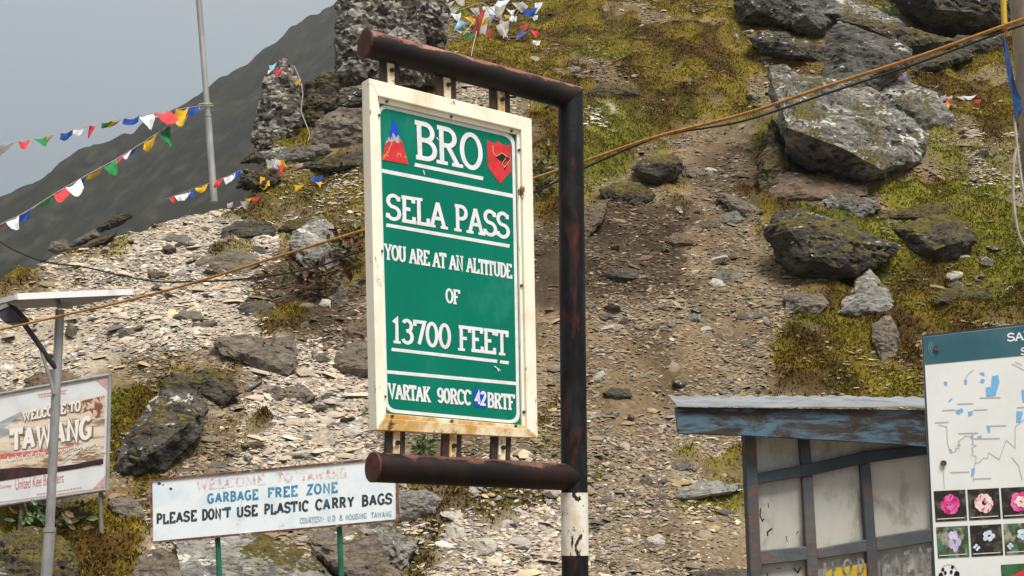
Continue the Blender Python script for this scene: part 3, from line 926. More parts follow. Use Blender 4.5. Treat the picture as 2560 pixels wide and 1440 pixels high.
stones(50, (120, 640, 880, 900), ['brown', 'wash', 'grey', 'brown'], .07, .20, 'loose slab on the pale scree left of the green sign', 'loose slabs on the pale scree')
stones(26, (560, 900, 900, 1150), ['brown', 'wash', 'pale', 'grey'], .06, .18, 'loose stone on the scree above the garbage notice', 'loose stones above the garbage notice')
stones(32, (1330, 20, 1900, 330), ['wash', 'pale', 'grey'], .06, .22, 'loose stone in the turf above the rope and right of the sign', 'loose stones in the upper turf')
stones(24, (2380, 330, 2530, 800), ['wash', 'grey', 'pale'], .06, .20, 'loose stone on the turf left of the tall leaning post', 'loose stones beside the leaning post')
stones(16, (250, 520, 620, 640), ['brown', 'wash', 'black'], .08, .20, 'loose stone on the pale scree just under the skyline', 'loose stones under the skyline')
stones(20, (1700, 400, 1900, 620), ['brown', 'wash', 'pale'], .06, .18, 'loose stone on the earth left of the huge tilted boulder', 'loose stones beside the huge boulder')

# ------------------------------------------------------------------ lettering: stroke glyphs turned into thin raised sheets
def arc(cx, cy, rx, ry, a0, a1, n=10):
    return [(cx + rx * math.cos(math.radians(a0 + (a1 - a0) * i / n)), cy + ry * math.sin(math.radians(a0 + (a1 - a0) * i / n))) for i in range(n + 1)]
GL = {
    'A': (.76, [[(.09, 0), (.38, 1)], [(.38, 1), (.67, 0)], [(.2, .33), (.56, .33)]], [(.09, 0), (.67, 0)]),
    'B': (.66, [[(.15, 0), (.15, 1)], [(.03, 1), (.33, 1)] + arc(.33, .765, .21, .235, 90, -90)[1:] + [(.15, .53)], [(.33, .53)] + arc(.33, .265, .27, .265, 90, -90)[1:] + [(.03, 0)]], []),
    'C': (.66, [arc(.36, .5, .29, .5, 42, 318, 18), [(.59, .99), (.59, .74)]], []),
    'D': (.70, [[(.15, 0), (.15, 1)], [(.03, 1), (.3, 1)] + arc(.3, .5, .33, .5, 90, -90, 14)[1:] + [(.03, 0)]], []),
    'E': (.64, [[(.15, 0), (.15, 1)], [(.03, 1), (.56, 1), (.56, .8)], [(.15, .52), (.42, .52)], [(.03, 0), (.58, 0), (.58, .22)]], []),
    'F': (.62, [[(.15, 0), (.15, 1)], [(.03, 1), (.57, 1), (.57, .78)], [(.15, .5), (.43, .5)]], [(.15, 0)]),
    'G': (.70, [arc(.37, .5, .30, .5, 45, 300, 16) + [(.60, .12), (.60, .42), (.40, .42)]], []),
    'H': (.74, [[(.14, 0), (.14, 1)], [(.6, 0), (.6, 1)], [(.14, .5), (.6, .5)]], [(.14, 0), (.14, 1), (.6, 0), (.6, 1)]),
    'I': (.36, [[(.18, 0), (.18, 1)]], [(.18, 0), (.18, 1)]),
    'K': (.74, [[(.15, 0), (.15, 1)], [(.6, 1), (.17, .42)], [(.3, .56), (.64, 0)]], [(.15, 0), (.15, 1), (.58, 1), (.64, 0)]),
    'L': (.62, [[(.15, 0), (.15, 1)], [(.03, 0), (.57, 0), (.57, .26)]], [(.15, 1)]),
    'M': (.86, [[(.13, 0), (.13, 1), (.43, .25), (.73, 1), (.73, 0)]], [(.13, 0), (.73, 0)]),
    'N': (.76, [[(.14, 0), (.14, 1), (.62, 0), (.62, 1)]], [(.14, 0), (.14, 1), (.62, 1)]),
    'O': (.72, [arc(.36, .5, .29, .5, 90, 450, 24)], []),
    'P': (.62, [[(.15, 0), (.15, 1)], [(.03, 1), (.33, 1)] + arc(.33, .74, .23, .26, 90, -90)[1:] + [(.15, .48)]], [(.15, 0)]),
    'R': (.70, [[(.15, 0), (.15, 1)], [(.03, 1), (.33, 1)] + arc(.33, .755, .22, .245, 90, -90)[1:] + [(.15, .51)], [(.34, .5), (.62, 0)]], [(.15, 0), (.62, 0)]),
    'S': (.62, [arc(.31, .755, .24, .245, 25, 250, 12) + arc(.30, .255, .27, .255, 80, -155, 12), [(.53, .98), (.53, .78)], [(.05, .02), (.05, .22)]], []),
    'T': (.66, [[(.33, 0), (.33, 1)], [(.05, .78), (.05, 1), (.61, 1), (.61, .78)]], [(.33, 0)]),
    'U': (.74, [[(.14, 1), (.14, .28)] + arc(.37, .26, .23, .26, 180, 360, 12) + [(.60, 1)]], [(.14, 1), (.6, 1)]),
    'V': (.74, [[(.1, 1), (.37, 0), (.64, 1)]], [(.1, 1), (.64, 1)]),
    'W': (.98, [[(.1, 1), (.28, 0), (.49, .8), (.70, 0), (.88, 1)]], [(.1, 1), (.88, 1)]),
    'Y': (.72, [[(.1, 1), (.36, .48), (.62, 1)], [(.36, .48), (.36, 0)]], [(.1, 1), (.62, 1), (.36, 0)]),
    'Z': (.66, [[(.08, 1), (.56, 1), (.08, 0), (.58, 0)]], []),
    '0': (.62, [arc(.31, .5, .23, .5, 90, 450, 22)], []),
    '1': (.44, [[(.08, .84), (.24, 1), (.24, 0)]], [(.24, 0)]),
    '2': (.58, [arc(.29, .74, .21, .26, 165, -40, 12) + [(.08, 0), (.52, 0)]], []),
    '3': (.58, [arc(.28, .76, .20, .24, 150, -80, 12) + [(.24, .52)], [(.24, .52)] + arc(.28, .27, .23, .27, 85, -155, 12)], []),
    '4': (.62, [[(.42, 0), (.42, 1), (.06, .3), (.58, .3)]], []),
    '7': (.58, [[(.07, .8), (.07, 1), (.53, 1), (.26, 0)]], []),
    '9': (.60, [arc(.30, .70, .22, .30, 0, 360, 16), [(.52, .7)] + arc(.29, .42, .23, .42, 10, -140, 10)], []),
    "'": (.26, [[(.13, 1), (.1, .78)]], []), '.': (.26, [[(.11, .0), (.15, .0)]], []), '-': (.4, [[(.08, .45), (.32, .45)]], []),
    '&': (.66, [[(.6, 0), (.2, .7)] + arc(.29, .82, .13, .18, 200, -20, 8) + [(.1, .3)] + arc(.28, .2, .2, .2, 170, 330, 8)], []),
    ' ': (.36, [], []),
}

def widen(line, t):
    """polyline -> strip of quads with mitred corners, t wide"""
    P = [np.array(p, float) for p in line]
    closed = len(P) > 3 and np.linalg.norm(P[0] - P[-1]) < 1e-6
    L, R = [], []
    n = len(P)
    for i in range(n):
        a = P[i - 1] if i > 0 else (P[-2] if closed else None)
        b = P[i + 1] if i < n - 1 else (P[1] if closed else None)
        d1 = (P[i] - a) / (np.linalg.norm(P[i] - a) + 1e-9) if a is not None else None
        d2 = (b - P[i]) / (np.linalg.norm(b - P[i]) + 1e-9) if b is not None else None
        if d1 is None: d1 = d2
        if d2 is None: d2 = d1
        n1 = np.array([-d1[1], d1[0]]); n2 = np.array([-d2[1], d2[0]])
        m = n1 + n2; k = np.linalg.norm(m)
        m = n1 if k < 1e-3 else m / k
        s = .5 * t / max(np.dot(m, n1), .45)
        L.append(P[i] + m * s); R.append(P[i] - m * s)
    return L, R

class Board:
    """a real plane: point p0, horizontal direction u, up v, normal n towards the viewer"""
    def __init__(s, px, py, Y, yaw, tilt=0.0):
        s.p0 = at(px, py, Y)
        a = math.radians(yaw)
        s.u = np.array([math.cos(a), math.sin(a), 0])
        n = np.array([math.sin(a), -math.cos(a), 0]); k = math.radians(tilt)
        s.n = n * math.cos(k) + np.array([0, 0, 1]) * math.sin(k)
        s.v = np.cross(s.n, s.u)
        s.k = 0
    def pt(s, px, py, off=0.0):
        d = ray(px, py); c = np.array([0, 0, EYE])
        t = np.dot(s.p0 - c, s.n) / np.dot(d, s.n)
        return c + d * t + s.n * off
    def quad(s, q, off): return [s.pt(x, y, off) for x, y in q]
    def bil(s, q, off):
        A = s.quad(q, off)
        return lambda x, y: (A[3] * (1 - x) + A[2] * x) * (1 - y) + (A[0] * (1 - x) + A[1] * x) * y
    def sheet(s, mb, poly, off):
        mb.add([s.pt(x, y, off) for x, y in poly], [tuple(range(len(poly)))[::-1] if _cw(poly) else tuple(range(len(poly)))])
    def line(s, mb, pts, wpx, off):
        L, R = widen(pts, wpx)
        P = [s.pt(*p, off) for p in L + R]; n = len(L)
        mb.add(P, [(i, i + 1, n + i + 1, n + i) for i in range(n - 1)])

def _cw(poly):
    return sum((poly[i][0] * poly[(i + 1) % len(poly)][1] - poly[(i + 1) % len(poly)][0] * poly[i][1]) for i in range(len(poly))) > 0

def text(bd, mb, string, q, off, t=.15, serif=True, shx=.0, gap=0.0, jit=0.0):
    """string drawn into the quad q (TL,TR,BR,BL in photograph pixels) of the board"""
    W = sum(GL[c][0] + gap for c in string) - gap
    wq = .5 * (math.dist(q[0], q[1]) + math.dist(q[3], q[2])); hq = .5 * (math.dist(q[0], q[3]) + math.dist(q[1], q[2]))
    k = (wq / hq) / W
    f = bd.bil(q, off)
    x0 = 0; step = 0
    for c in string:
        gw, strokes, ser = GL[c]
        ox, oy = (rnd.uniform(-jit, jit), rnd.uniform(-jit, jit)) if jit else (0, 0)
        T = t
        lines = [[((x0 + ox + x) * k, T / 2 + (y + oy) * (1 - T)) for x, y in st] for st in strokes]
        if serif:
            for (x, y) in ser:
                lines.append([((x0 + x) * k - .155 * min(1, k * 1.1), T * .38 if y < .5 else 1 - T * .38), ((x0 + x) * k + .155 * min(1, k * 1.1), T * .38 if y < .5 else 1 - T * .38)])
        for i, ln in enumerate(lines):
            ser_bar = serif and i >= len(strokes)
            L, R = widen(ln, T * .78 if ser_bar else T)
            n = len(L); e = bd.n * (.00012 * (i % 6))
            P = [f(p[0] / (W * k), p[1]) + e for p in L + R]
            mb.add(P, [(j, n + j, n + j + 1, j + 1) for j in range(n - 1)])
        x0 += gw + gap

def fonttext(bd, mb, string, q, off):
    cu = bpy.data.curves.new('lettering', 'FONT'); cu.body = string; cu.resolution_u = 3
    tmp = bpy.data.objects.new('lettering', cu)
    me = bpy.data.meshes.new_from_object(tmp)
    P = np.array([v.co[:] for v in me.vertices]); lo, hi = P.min(0), P.max(0)
    f = bd.bil(q, off)
    mb.add([f((p[0] - lo[0]) / (hi[0] - lo[0]), (p[1] - lo[1]) / (hi[1] - lo[1])) for p in P], [tuple(p.vertices) for p in me.polygons])
    bpy.data.objects.remove(tmp); bpy.data.curves.remove(cu); bpy.data.meshes.remove(me)

def words(bd, mb, items, L, off, mat=None, par=None, **kw):
    """items: (word, x0, x1); L: (x0,ytop0,ybot0,x1,ytop1,ybot1) of the whole line"""
    xa, ta, ba, xb, tb, bb = L
    ty = lambda x: ta + (tb - ta) * (x - xa) / (xb - xa)
    by = lambda x: ba + (bb - ba) * (x - xa) / (xb - xa)
    for wd, x0, x1 in items:
        m2 = MB(); text(bd, m2, wd, [(x0, ty(x0)), (x1, ty(x1)), (x1, by(x1)), (x0, by(x0))], off, **kw)
        m2.build('lettering', mat, par)

def rrect(q, r, n=6):
    """pixel quad with rounded corners (r as a share of the short side)"""
    Q = [np.array(p, float) for p in q]; out = []
    for i in range(4):
        p, a, b = Q[i], Q[i - 1], Q[(i + 1) % 4]
        la = r / np.linalg.norm(a - p); lb = r / np.linalg.norm(b - p)
        A = p + (a - p) * la; B = p + (b - p) * lb
        for j in range(n + 1):
            t = j / n
            out.append(tuple((1 - t) ** 2 * A + 2 * t * (1 - t) * p + t * t * B))
    return out

# ------------------------------------------------------------------ paints and metals
M = {
    'black_rust': pmat('worn_black_enamel', (.004, .004, .005), (.013, .015, .018), 9, c3=(.085, .018, .012), scale3=5, lo3=.55, hi3=.68, rough=.5, bump=.25, bscale=40, stretch=(1, 1, .35), spec=.22),
    'arm': pmat('faded_red_black_enamel', (.016, .014, .014), (.21, .055, .045), 3.2, lo=.46, hi=.58, c3=(.13, .11, .10), scale3=6, lo3=.56, hi3=.7, rough=.5, bump=.3, bscale=45, stretch=(.7, .7, 2), spec=.5),
    'rust_end': pmat('rusted_end_plate', (.055, .020, .014), (.095, .035, .024), 8, rough=.75, bump=.4, bscale=50),
    'cream': pmat('weathered_cream_paint', (.86, .82, .70), (.68, .55, .34), 3.5, lo=.52, hi=.74, c3=(.16, .085, .035), scale3=9, lo3=.615, hi3=.66, rough=.55, bump=.15, bscale=60, stretch=(1, 1, .45)),
    'cream_rust': pmat('rust_streaked_cream_paint', (.80, .72, .54), (.50, .29, .08), 6, lo=.38, hi=.60, c3=(.10, .045, .02), scale3=11, lo3=.58, hi3=.66, rough=.6, bump=.3, bscale=60),
    'white_band': pmat('flaking_white_paint', (.74, .72, .66), (.56, .47, .30), 6, lo=.5, hi=.7, c3=(.02, .018, .017), scale3=6.5, lo3=.60, hi3=.615, rough=.5, bump=.3, bscale=50, stretch=(1, 1, .6)),
    'green': pmat('green_reflective_sheet', (.003, .180, .120), (.003, .150, .098), 2.0, lo=.4, hi=.7, c3=(.02, .21, .150), scale3=3.5, lo3=.55, hi3=.72, stretch=(1, 1, .4), rough=.5, bump=.03, bscale=30, spec=.08),
    'vinyl': pmat('white_reflective_sheet', (.74, .77, .80), (.66, .68, .70), 14, rough=.4, bump=0),
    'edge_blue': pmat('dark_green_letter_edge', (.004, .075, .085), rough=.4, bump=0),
    'red': pmat('red_emblem_sheet', (.62, .035, .045), (.50, .03, .035), 12, rough=.45, bump=0),
    'blue': pmat('blue_emblem_sheet', (.01, .06, .55), rough=.45, bump=0),
    'silver': pmat('grey_emblem_paint', (.42, .40, .40), (.22, .20, .22), 25, rough=.5, bump=0),
    'gold': pmat('gold_emblem_line', (.62, .30, .10), rough=.5, bump=0),
    'black': pmat('black_paint', (.012, .011, .012), rough=.5, bump=0),
    'dark': pmat('rusted_dark_steel', (.03, .022, .018), (.075, .04, .026), 12, rough=.65, bump=.3),
    'galv': pmat('galvanised_steel', (.36, .365, .37), (.27, .275, .285), 8, rough=.42, bump=.08, metal=.35, stretch=(1, 1, .3)),
    'alu': pmat('bright_aluminium', (.86, .88, .90), rough=.3, bump=0, metal=.0),
    'solar_back': pmat('grey_panel_backing', (.16, .165, .18), (.12, .125, .135), 3, rough=.5, bump=0),
    'graphite': pmat('graphite_lamp_housing', (.035, .035, .042), (.055, .055, .062), 6, rough=.45, bump=0),
    'board_white': pmat('sun_bleached_white_board', (.80, .88, .95), (.62, .75, .87), 2.4, lo=.48, hi=.68, c3=(.58, .57, .58), scale3=7, lo3=.6, hi3=.72, rough=.5, bump=.04),
    'rust_rim': pmat('rusty_board_rim', (.10, .055, .04), (.22, .10, .07), 9, c3=(.42, .36, .30), scale3=8, lo3=.55, hi3=.66, rough=.75, bump=.3),
    'green_post': pmat('green_painted_post', (.012, .115, .07), (.02, .15, .095), 8, c3=(.03, .03, .025), scale3=10, lo3=.6, hi3=.68, rough=.45, bump=.1),
    'ink': pmat('black_sign_ink', (.03, .04, .05), (.11, .10, .10), 10, lo=.48, hi=.7, c3=(.03, .15, .27), scale3=9, lo3=.54, hi3=.68, rough=.6, bump=0),
    'blue_ink': pmat('blue_sign_ink', (.05, .24, .42), (.20, .40, .55), 9, lo=.45, hi=.7, rough=.6, bump=0),
    'pale_ink': pmat('pale_blue_sign_ink', (.25, .38, .50), (.42, .52, .60), 12, rough=.6, bump=0),
    'pink_ink': pmat('flaking_red_sign_ink', (.62, .22, .22), (.80, .78, .80), 16, lo=.30, hi=.50, c3=(.40, .16, .15), scale3=14, lo3=.60, hi3=.64, rough=.6, bump=0),
    'banner_white': pmat('printed_white_banner', (.70, .72, .75), (.62, .64, .67), 2, rough=.5, bump=.05),
    'banner_pink': pmat('faded_pink_print', (.62, .42, .42), (.50, .28, .28), 20, rough=.5, bump=0),
    'banner_red': pmat('faded_red_print', (.55, .12, .11), (.62, .26, .24), 20, rough=.5, bump=0),
    'banner_grey': pmat('faded_grey_print', (.42, .40, .41), rough=.5, bump=0),
    'picture': pmat('printed_landscape', (.70, .60, .47), (.27, .17, .12), 5.5, lo=.46, hi=.56, c3=(.70, .66, .58), scale3=6, lo3=.50, hi3=.56, rough=.5, bump=0, stretch=(.35, .35, 1.5)),
    'picture_dark': pmat('printed_dark_band', (.035, .018, .022), (.07, .03, .03), 8, rough=.5, bump=0),
    'picture_roof': pmat('printed_grey_roof', (.30, .34, .35), (.48, .52, .54), 5, rough=.5, bump=0, stretch=(.4, .4, 2)),
    'thin_post': pmat('weathered_thin_post', (.20, .19, .16), (.12, .10, .08), 8, rough=.7, bump=.2, stretch=(1, 1, .3)),
    'beam': pmat('peeling_blue_grey_timber', (.052, .042, .036), (.035, .03, .028), 6, c3=(.085, .155, .215), scale3=4.5, lo3=.47, hi3=.58, rough=.8, bump=.5, bscale=30, stretch=(.55, .55, 2.2)),
    'timber': pmat('blue_grey_painted_timber', (.055, .082, .105), (.105, .085, .075), 3.4, lo=.45, hi=.6, c3=(.15, .08, .065), scale3=5, lo3=.53, hi3=.63, rough=.75, bump=.4, bscale=35),
    'timber_red': pmat('worn_red_grey_timber', (.085, .098, .110), (.14, .13, .122), 4, lo=.42, hi=.62, c3=(.15, .075, .062), scale3=4, lo3=.53, hi3=.61, rough=.8, bump=.4, bscale=35, stretch=(.6, .6, 1.4)),
    'timber_dark': pmat('slate_painted_timber', (.035, .055, .072), (.06, .075, .085), 4, rough=.7, bump=.3, bscale=35),
    'panel': pmat('grubby_white_panel', (.56, .555, .52), (.45, .44, .405), 2.2, lo=.4, hi=.66, c3=(.25, .225, .185), scale3=3.5, lo3=.52, hi3=.70, rough=.7, bump=.08, stretch=(1, 1, .5)),
    'roof_sheet': pmat('weathered_tin_sheet', (.27, .295, .315), (.18, .195, .205), 3, rough=.5, bump=.15, metal=.2),
    'yellow': pmat('yellow_wall_paint', (.58, .38, .015), (.62, .46, .05), 9, rough=.7, bump=0),
    'faint_ink': pmat('faded_grey_lettering', (.11, .11, .115), (.34, .33, .31), 14, lo=.42, hi=.62, rough=.8, bump=0),
    'teal': pmat('teal_header_print', (.030, .105, .135), (.05, .13, .16), 3, rough=.35, bump=0),
    'paper': pmat('white_laminate_print', (.70, .715, .72), (.66, .675, .68), 4, rough=.35, bump=.02),
    'lake': pmat('lake_blue_print', (.16, .42, .72), rough=.4, bump=0),
    'mapline': pmat('grey_map_line', (.40, .41, .42), rough=.4, bump=0),
    'rim': pmat('dark_board_edge', (.03, .045, .055), rough=.5, bump=0),
    'photo_dark': pmat('printed_dark_foliage', (.022, .02, .018), (.10, .085, .065), 22, lo=.5, hi=.62, rough=.4, bump=0),
    'photo_leaf': pmat('printed_leafy_ground', (.05, .06, .035), (.30, .32, .24), 20, lo=.48, hi=.6, c3=(.06, .16, .09), scale3=16, lo3=.52, hi3=.58, rough=.4, bump=0),
    'magenta': pmat('printed_magenta_petals', (.62, .05, .26), (.78, .16, .42), 26, rough=.4, bump=0),
    'blush': pmat('printed_blush_petals', (.80, .50, .52), (.80, .74, .70), 24, rough=.4, bump=0),
    'lilac': pmat('printed_lilac_petals', (.42, .38, .66), (.62, .58, .76), 24, rough=.4, bump=0),
    'iceblue': pmat('printed_pale_blue_petals', (.46, .60, .76), (.70, .74, .80), 26, rough=.4, bump=0),
    'petal_shade': pmat('printed_dark_petals', (.34, .02, .13), (.45, .06, .2), 20, rough=.4, bump=0),
    'caption': pmat('printed_pale_caption', (.55, .55, .52), rough=.4, bump=0),
    'leafgreen': pmat('printed_green_field', (.03, .10, .04), (.05, .14, .06), 10, rough=.4, bump=0),
    'bolt': pmat('rusty_bolt', (.05, .035, .03), (.12, .08, .06), 40, rough=.5, bump=.2),
    'rope': pmat('orange_rope_fibre', (.40, .20, .055), (.27, .12, .03), 30, rough=.8, bump=.6, bscale=120),
    'cable': pmat('black_cable', (.012, .012, .013), rough=.5, bump=0),
    'pole': pmat('dull_grey_pole', (.36, .37, .36), (.25, .26, .25), 3, rough=.5, bump=.1, stretch=(1, 1, .3), metal=.2),
    'old_post': pmat('patchy_painted_post', (.17, .125, .105), (.27, .23, .20), 2.2, lo=.42, hi=.6, c3=(.36, .30, .05), scale3=2.4, lo3=.55, hi3=.63, rough=.8, bump=.4, bscale=25, stretch=(1, 1, .5)),
    'yellow_pipe': pmat('yellow_plastic_pipe', (.55, .36, .03), rough=.5, bump=.05),
}
CLOTH = {k: pmat(k + '_flag_cloth', c, tuple(x * .72 for x in c), 7, rough=.9, bump=.15, bscale=60, spec=.1) for k, c in dict(
    white=(.72, .75, .80), red=(.62, .07, .075), green=(.03, .21, .075), yellow=(.72, .42, .03), blue=(.03, .08, .36),
    bleached=(.42, .40, .38), skyblue=(.35, .60, .78), rag_red=(.36, .07, .05), rag_blue=(.10, .11, .32)).items()}

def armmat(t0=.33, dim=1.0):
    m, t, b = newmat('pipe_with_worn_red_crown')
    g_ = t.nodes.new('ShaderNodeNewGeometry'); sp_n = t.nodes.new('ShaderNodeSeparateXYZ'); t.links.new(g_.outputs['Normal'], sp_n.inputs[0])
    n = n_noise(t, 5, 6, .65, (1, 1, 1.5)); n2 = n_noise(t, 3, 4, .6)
    v = n_math(t, 'ADD', n_range(t, sp_n.outputs['Z'], -.1, .9, 0, .75), n_range(t, n, .3, .7, -.35, .35))  # worn red paint, with the lit top and dark underside put into the colour
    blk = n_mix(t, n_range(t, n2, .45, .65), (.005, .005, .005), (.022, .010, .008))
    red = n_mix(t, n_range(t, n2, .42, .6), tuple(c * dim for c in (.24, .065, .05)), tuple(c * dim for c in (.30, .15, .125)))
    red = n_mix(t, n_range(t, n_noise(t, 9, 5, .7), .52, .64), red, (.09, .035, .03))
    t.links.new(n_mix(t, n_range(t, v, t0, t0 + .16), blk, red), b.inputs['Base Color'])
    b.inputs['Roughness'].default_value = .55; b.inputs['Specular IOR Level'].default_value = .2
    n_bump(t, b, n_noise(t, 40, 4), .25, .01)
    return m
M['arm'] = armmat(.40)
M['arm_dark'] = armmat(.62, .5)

# ------------------------------------------------------------------ the green pass sign
sb = Board(916, 640, 6.3, 36)
sign = empty('pass_sign', np.append(sb.pt(1440, 1440)[:2], 0.0), 'large green altitude sign in a cream frame, hung between pipe arms on a banded post', 'road sign')
PR = .078
ptop, pbot = sb.pt(1426, 243), sb.pt(1438, 1440)
dpo = (ptop - pbot) / np.linalg.norm(ptop - pbot)
pg = np.array(pbot) - dpo * (pbot[2] / dpo[2])
arm_l, low_l, low_r = sb.pt(912, 108), sb.pt(932, 1168), sb.pt(1438, 1194)
def along(py): 
    a = sb.pt(1438, py); return ptop + dpo * ((a[2] - ptop[2]) / dpo[2])
b1, b2, b3 = along(1232), along(1388), along(1530)
def cyl(name, a, b, r, m, n=24, par=sign, steps=1):
    mb = MB(); mb.tube([a + (b - a) * i / steps for i in range(steps + 1)], r, n)
    return mb.build(name, m, par, True)
# mitred elbow: arm and post share one bend
mb = MB()
u_arm = (ptop - arm_l) / np.linalg.norm(ptop - arm_l)
def mitre_tube(a, corner, b, r, n=28):
    """half a mitred elbow: a straight tube from a ending in the mitre plane at corner"""
    d1 = (corner - a) / np.linalg.norm(corner - a); d2 = (b - corner) / np.linalg.norm(b - corner)
    mn = d1 + d2; mn /= np.linalg.norm(mn)
    e1 = np.cross(d1, d2); e1 /= np.linalg.norm(e1); e2 = np.cross(d1, e1)
    vs = []
    for base in (a, None):
        for k in range(n):
            q = 2 * math.pi * k / n
            o = r * (math.cos(q) * e1 + math.sin(q) * e2)
            if base is not None: vs.append(a + o)
            else:
                p = a + o; t = np.dot(corner - p, mn) / np.dot(d1, mn); vs.append(p + d1 * t)
    fs = [(k, (k + 1) % n, n + (k + 1) % n, n + k) for k in range(n)]
    return vs, [f[::-1] for f in fs] + [tuple(range(n))]
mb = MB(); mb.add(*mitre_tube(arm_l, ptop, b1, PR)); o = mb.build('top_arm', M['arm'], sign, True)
mb = MB(); mb.add(*mitre_tube(b1, ptop, arm_l, PR)); post = mb.build('post', M['black_rust'], sign, True)
cyl('white_band', b2, b1, PR + .002, M['white_band'])
cyl('black_band', b3, b2, PR, M['black_rust'])
cyl('post_foot', pg, b3, PR + .002, M['white_band'])
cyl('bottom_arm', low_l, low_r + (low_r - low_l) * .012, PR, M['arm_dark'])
for c, d in ((arm_l, u_arm), (low_l, (low_r - low_l) / np.linalg.norm(low_r - low_l))):
    mb = MB(); mb.tube([c - d * .004, c + d * .01], PR + .0015, 28); mb.build('end_plate', M['rust_end'], sign)

# frame: mitred channel bars with a stepped inner lip
FO = [(916, 199), (1322, 300), (1337, 1096), (935, 1076)]
FI = [(938, 243), (1296, 328), (1310, 1072), (956, 1046)]
FL = [(946, 257), (1290, 337), (1303, 1063), (963, 1034)]
for i, nm in enumerate(('frame_bar',) * 4):
    j = (i + 1) % 4
    mb = MB()
    A, B, C, D = sb.pt(*FO[i], .03), sb.pt(*FO[j], .03), sb.pt(*FI[j], .03), sb.pt(*FI[i], .03)
    mb.prism([A, B, C, D], sb.n, .085)
    A, B, C, D = sb.pt(*FI[i], .012), sb.pt(*FI[j], .012), sb.pt(*FL[j], .012), sb.pt(*FL[i], .012)
    mb.prism([A, B, C, D], sb.n, .02)
    o = mb.build('frame_bar', M['cream_rust'] if i == 2 else M['cream'], sign)
    bv = o.modifiers.new('bevel', 'BEVEL'); bv.width = .004; bv.segments = 2
for i in range(4):
    a, b = np.array(FI[i]), np.array(FI[(i + 1) % 4]); c, d = np.array(FL[i]), np.array(FL[(i + 1) % 4])
    for k in (.06, .52, .95):
        p = (a + (b - a) * k) * .45 + (c + (d - c) * k) * .55
        mb = MB(); mb.tube([sb.pt(*p, .008), sb.pt(*p, .020)], .008, 8); mb.build('rivet', M['dark'], sign)

pan = MB(); pan.prism([sb.pt(*p, -.006) for p in ((940, 250), (1294, 330), (1308, 1068), (958, 1042))], sb.n, .004)
panel = pan.build('panel', M['green'], sign)
GO = [(946, 258), (1288, 337), (1301, 1060), (964, 1030)]
GI = [(951, 267), (1281, 344), (1293, 1052), (971, 1022)]
def ring(bd, mb, qo, qi, ro, ri, off):
    A, B = rrect(qo, ro), rrect(qi, ri); n = len(A)
    P = [bd.pt(*p, off) for p in A + B]
    mb.add(P, [(i, i + n, (i + 1) % n + n, (i + 1) % n) for i in range(n)])
bl = MB(); ring(sb, bl, GO, GI, 26, 24, -.0050)
bl.build('white_border', M['vinyl'], panel)
TXT = [('BRO', [(1035, 298), (1207, 337), (1209, 430), (1039, 397)], .15, 0),
       ('SELA PASS', [(967, 481), (1273, 531), (1275, 599), (968, 549)], .165, .02),
       ('YOU ARE AT AN ALTITUDE', [(962, 608), (1280, 660), (1281, 697), (963, 648)], .17, 0),
       ('OF', [(1115, 719), (1150, 725), (1151, 762), (1116, 757)], .18, 0),
       ('13700 FEET', [(980, 792), (1271, 827), (1272, 890), (981, 857)], .165, 0),
       ('VARTAK', [(971, 957), (1076, 967), (1077, 1006), (973, 996)], .185, 0),
       ('90RCC', [(1094, 968), (1178, 974), (1179, 1014), (1095, 1007)], .18, 0),
       ('BRTF', [(1219, 980), (1287, 986), (1288, 1026), (1220, 1019)], .18, .02)]
for s_, q, t_, gp in TXT:
    ed, lt = MB(), MB()
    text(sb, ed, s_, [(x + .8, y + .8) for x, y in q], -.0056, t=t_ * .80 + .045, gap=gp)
    text(sb, lt, s_, q, -.0046, t=t_ * .80, gap=gp)
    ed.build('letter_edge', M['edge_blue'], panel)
    lt.build('lettering', M['vinyl'], panel)
for pts, wd in (([(1038, 411), (1209, 446)], 9), ([(967, 562), (1275, 615)], 8.5), ([(980, 873), (1244, 903)], 8), ([(1251, 904), (1273, 907)], 8), ([(950, 425), (1286, 490)], 9.5), ([(966, 929), (1294, 959)], 8.5)):
    lt = MB(); sb.line(lt, pts, wd, -.0046); lt.build('white_line', M['vinyl'], panel)
pb_ = MB(); sb.sheet(pb_, rrect([(1184, 972), (1218, 976), (1219, 1020), (1186, 1017)], 10), -.0040)
patch = pb_.build('blue_patch', M['blue'], panel)
p42 = MB(); text(sb, p42, '42', [(1188, 975), (1215, 978), (1216, 1015), (1189, 1012)], -.0022, t=.16, serif=False); p42.build('numerals', M['vinyl'], panel)
# triangular emblem with peaks
tri = MB(); sb.sheet(tri, [(984, 296), (971, 348), (1004, 352), (988, 298)], -.0036)
tri.build('emblem_peak', M['blue'], panel)
tri = MB(); sb.sheet(tri, [(973, 340), (977, 347), (984, 331), (991, 345), (996, 336), (1004, 352), (1007, 366), (962, 362)], -.0033)
tri.build('emblem_snow', M['silver'], panel)
tri = MB(); sb.sheet(tri, [(965, 358), (974, 352), (979, 357), (986, 350), (994, 358), (1006, 352), (1022, 411), (956, 399)], -.0029)
tri.build('emblem_base', M['red'], panel)
gl = MB()
for ln in ([(981, 355), (970, 381), (958, 398)], [(957, 392), (966, 386), (972, 391)], [(993, 392), (996, 383), (1003, 385), (1002, 391)], [(1011, 390), (1018, 394)]): sb.line(gl, ln, 2.2, -.0025)
gl.build('emblem_scroll', M['gold'], panel)
sh = MB(); sb.sheet(sh, [(1218, 349), (1225, 354), (1236, 358), (1247, 353), (1256, 360), (1266, 363), (1278, 361), (1279, 428), (1251, 459), (1221, 417)], -.0036)
shield = sh.build('emblem_shield', M['red'], panel)
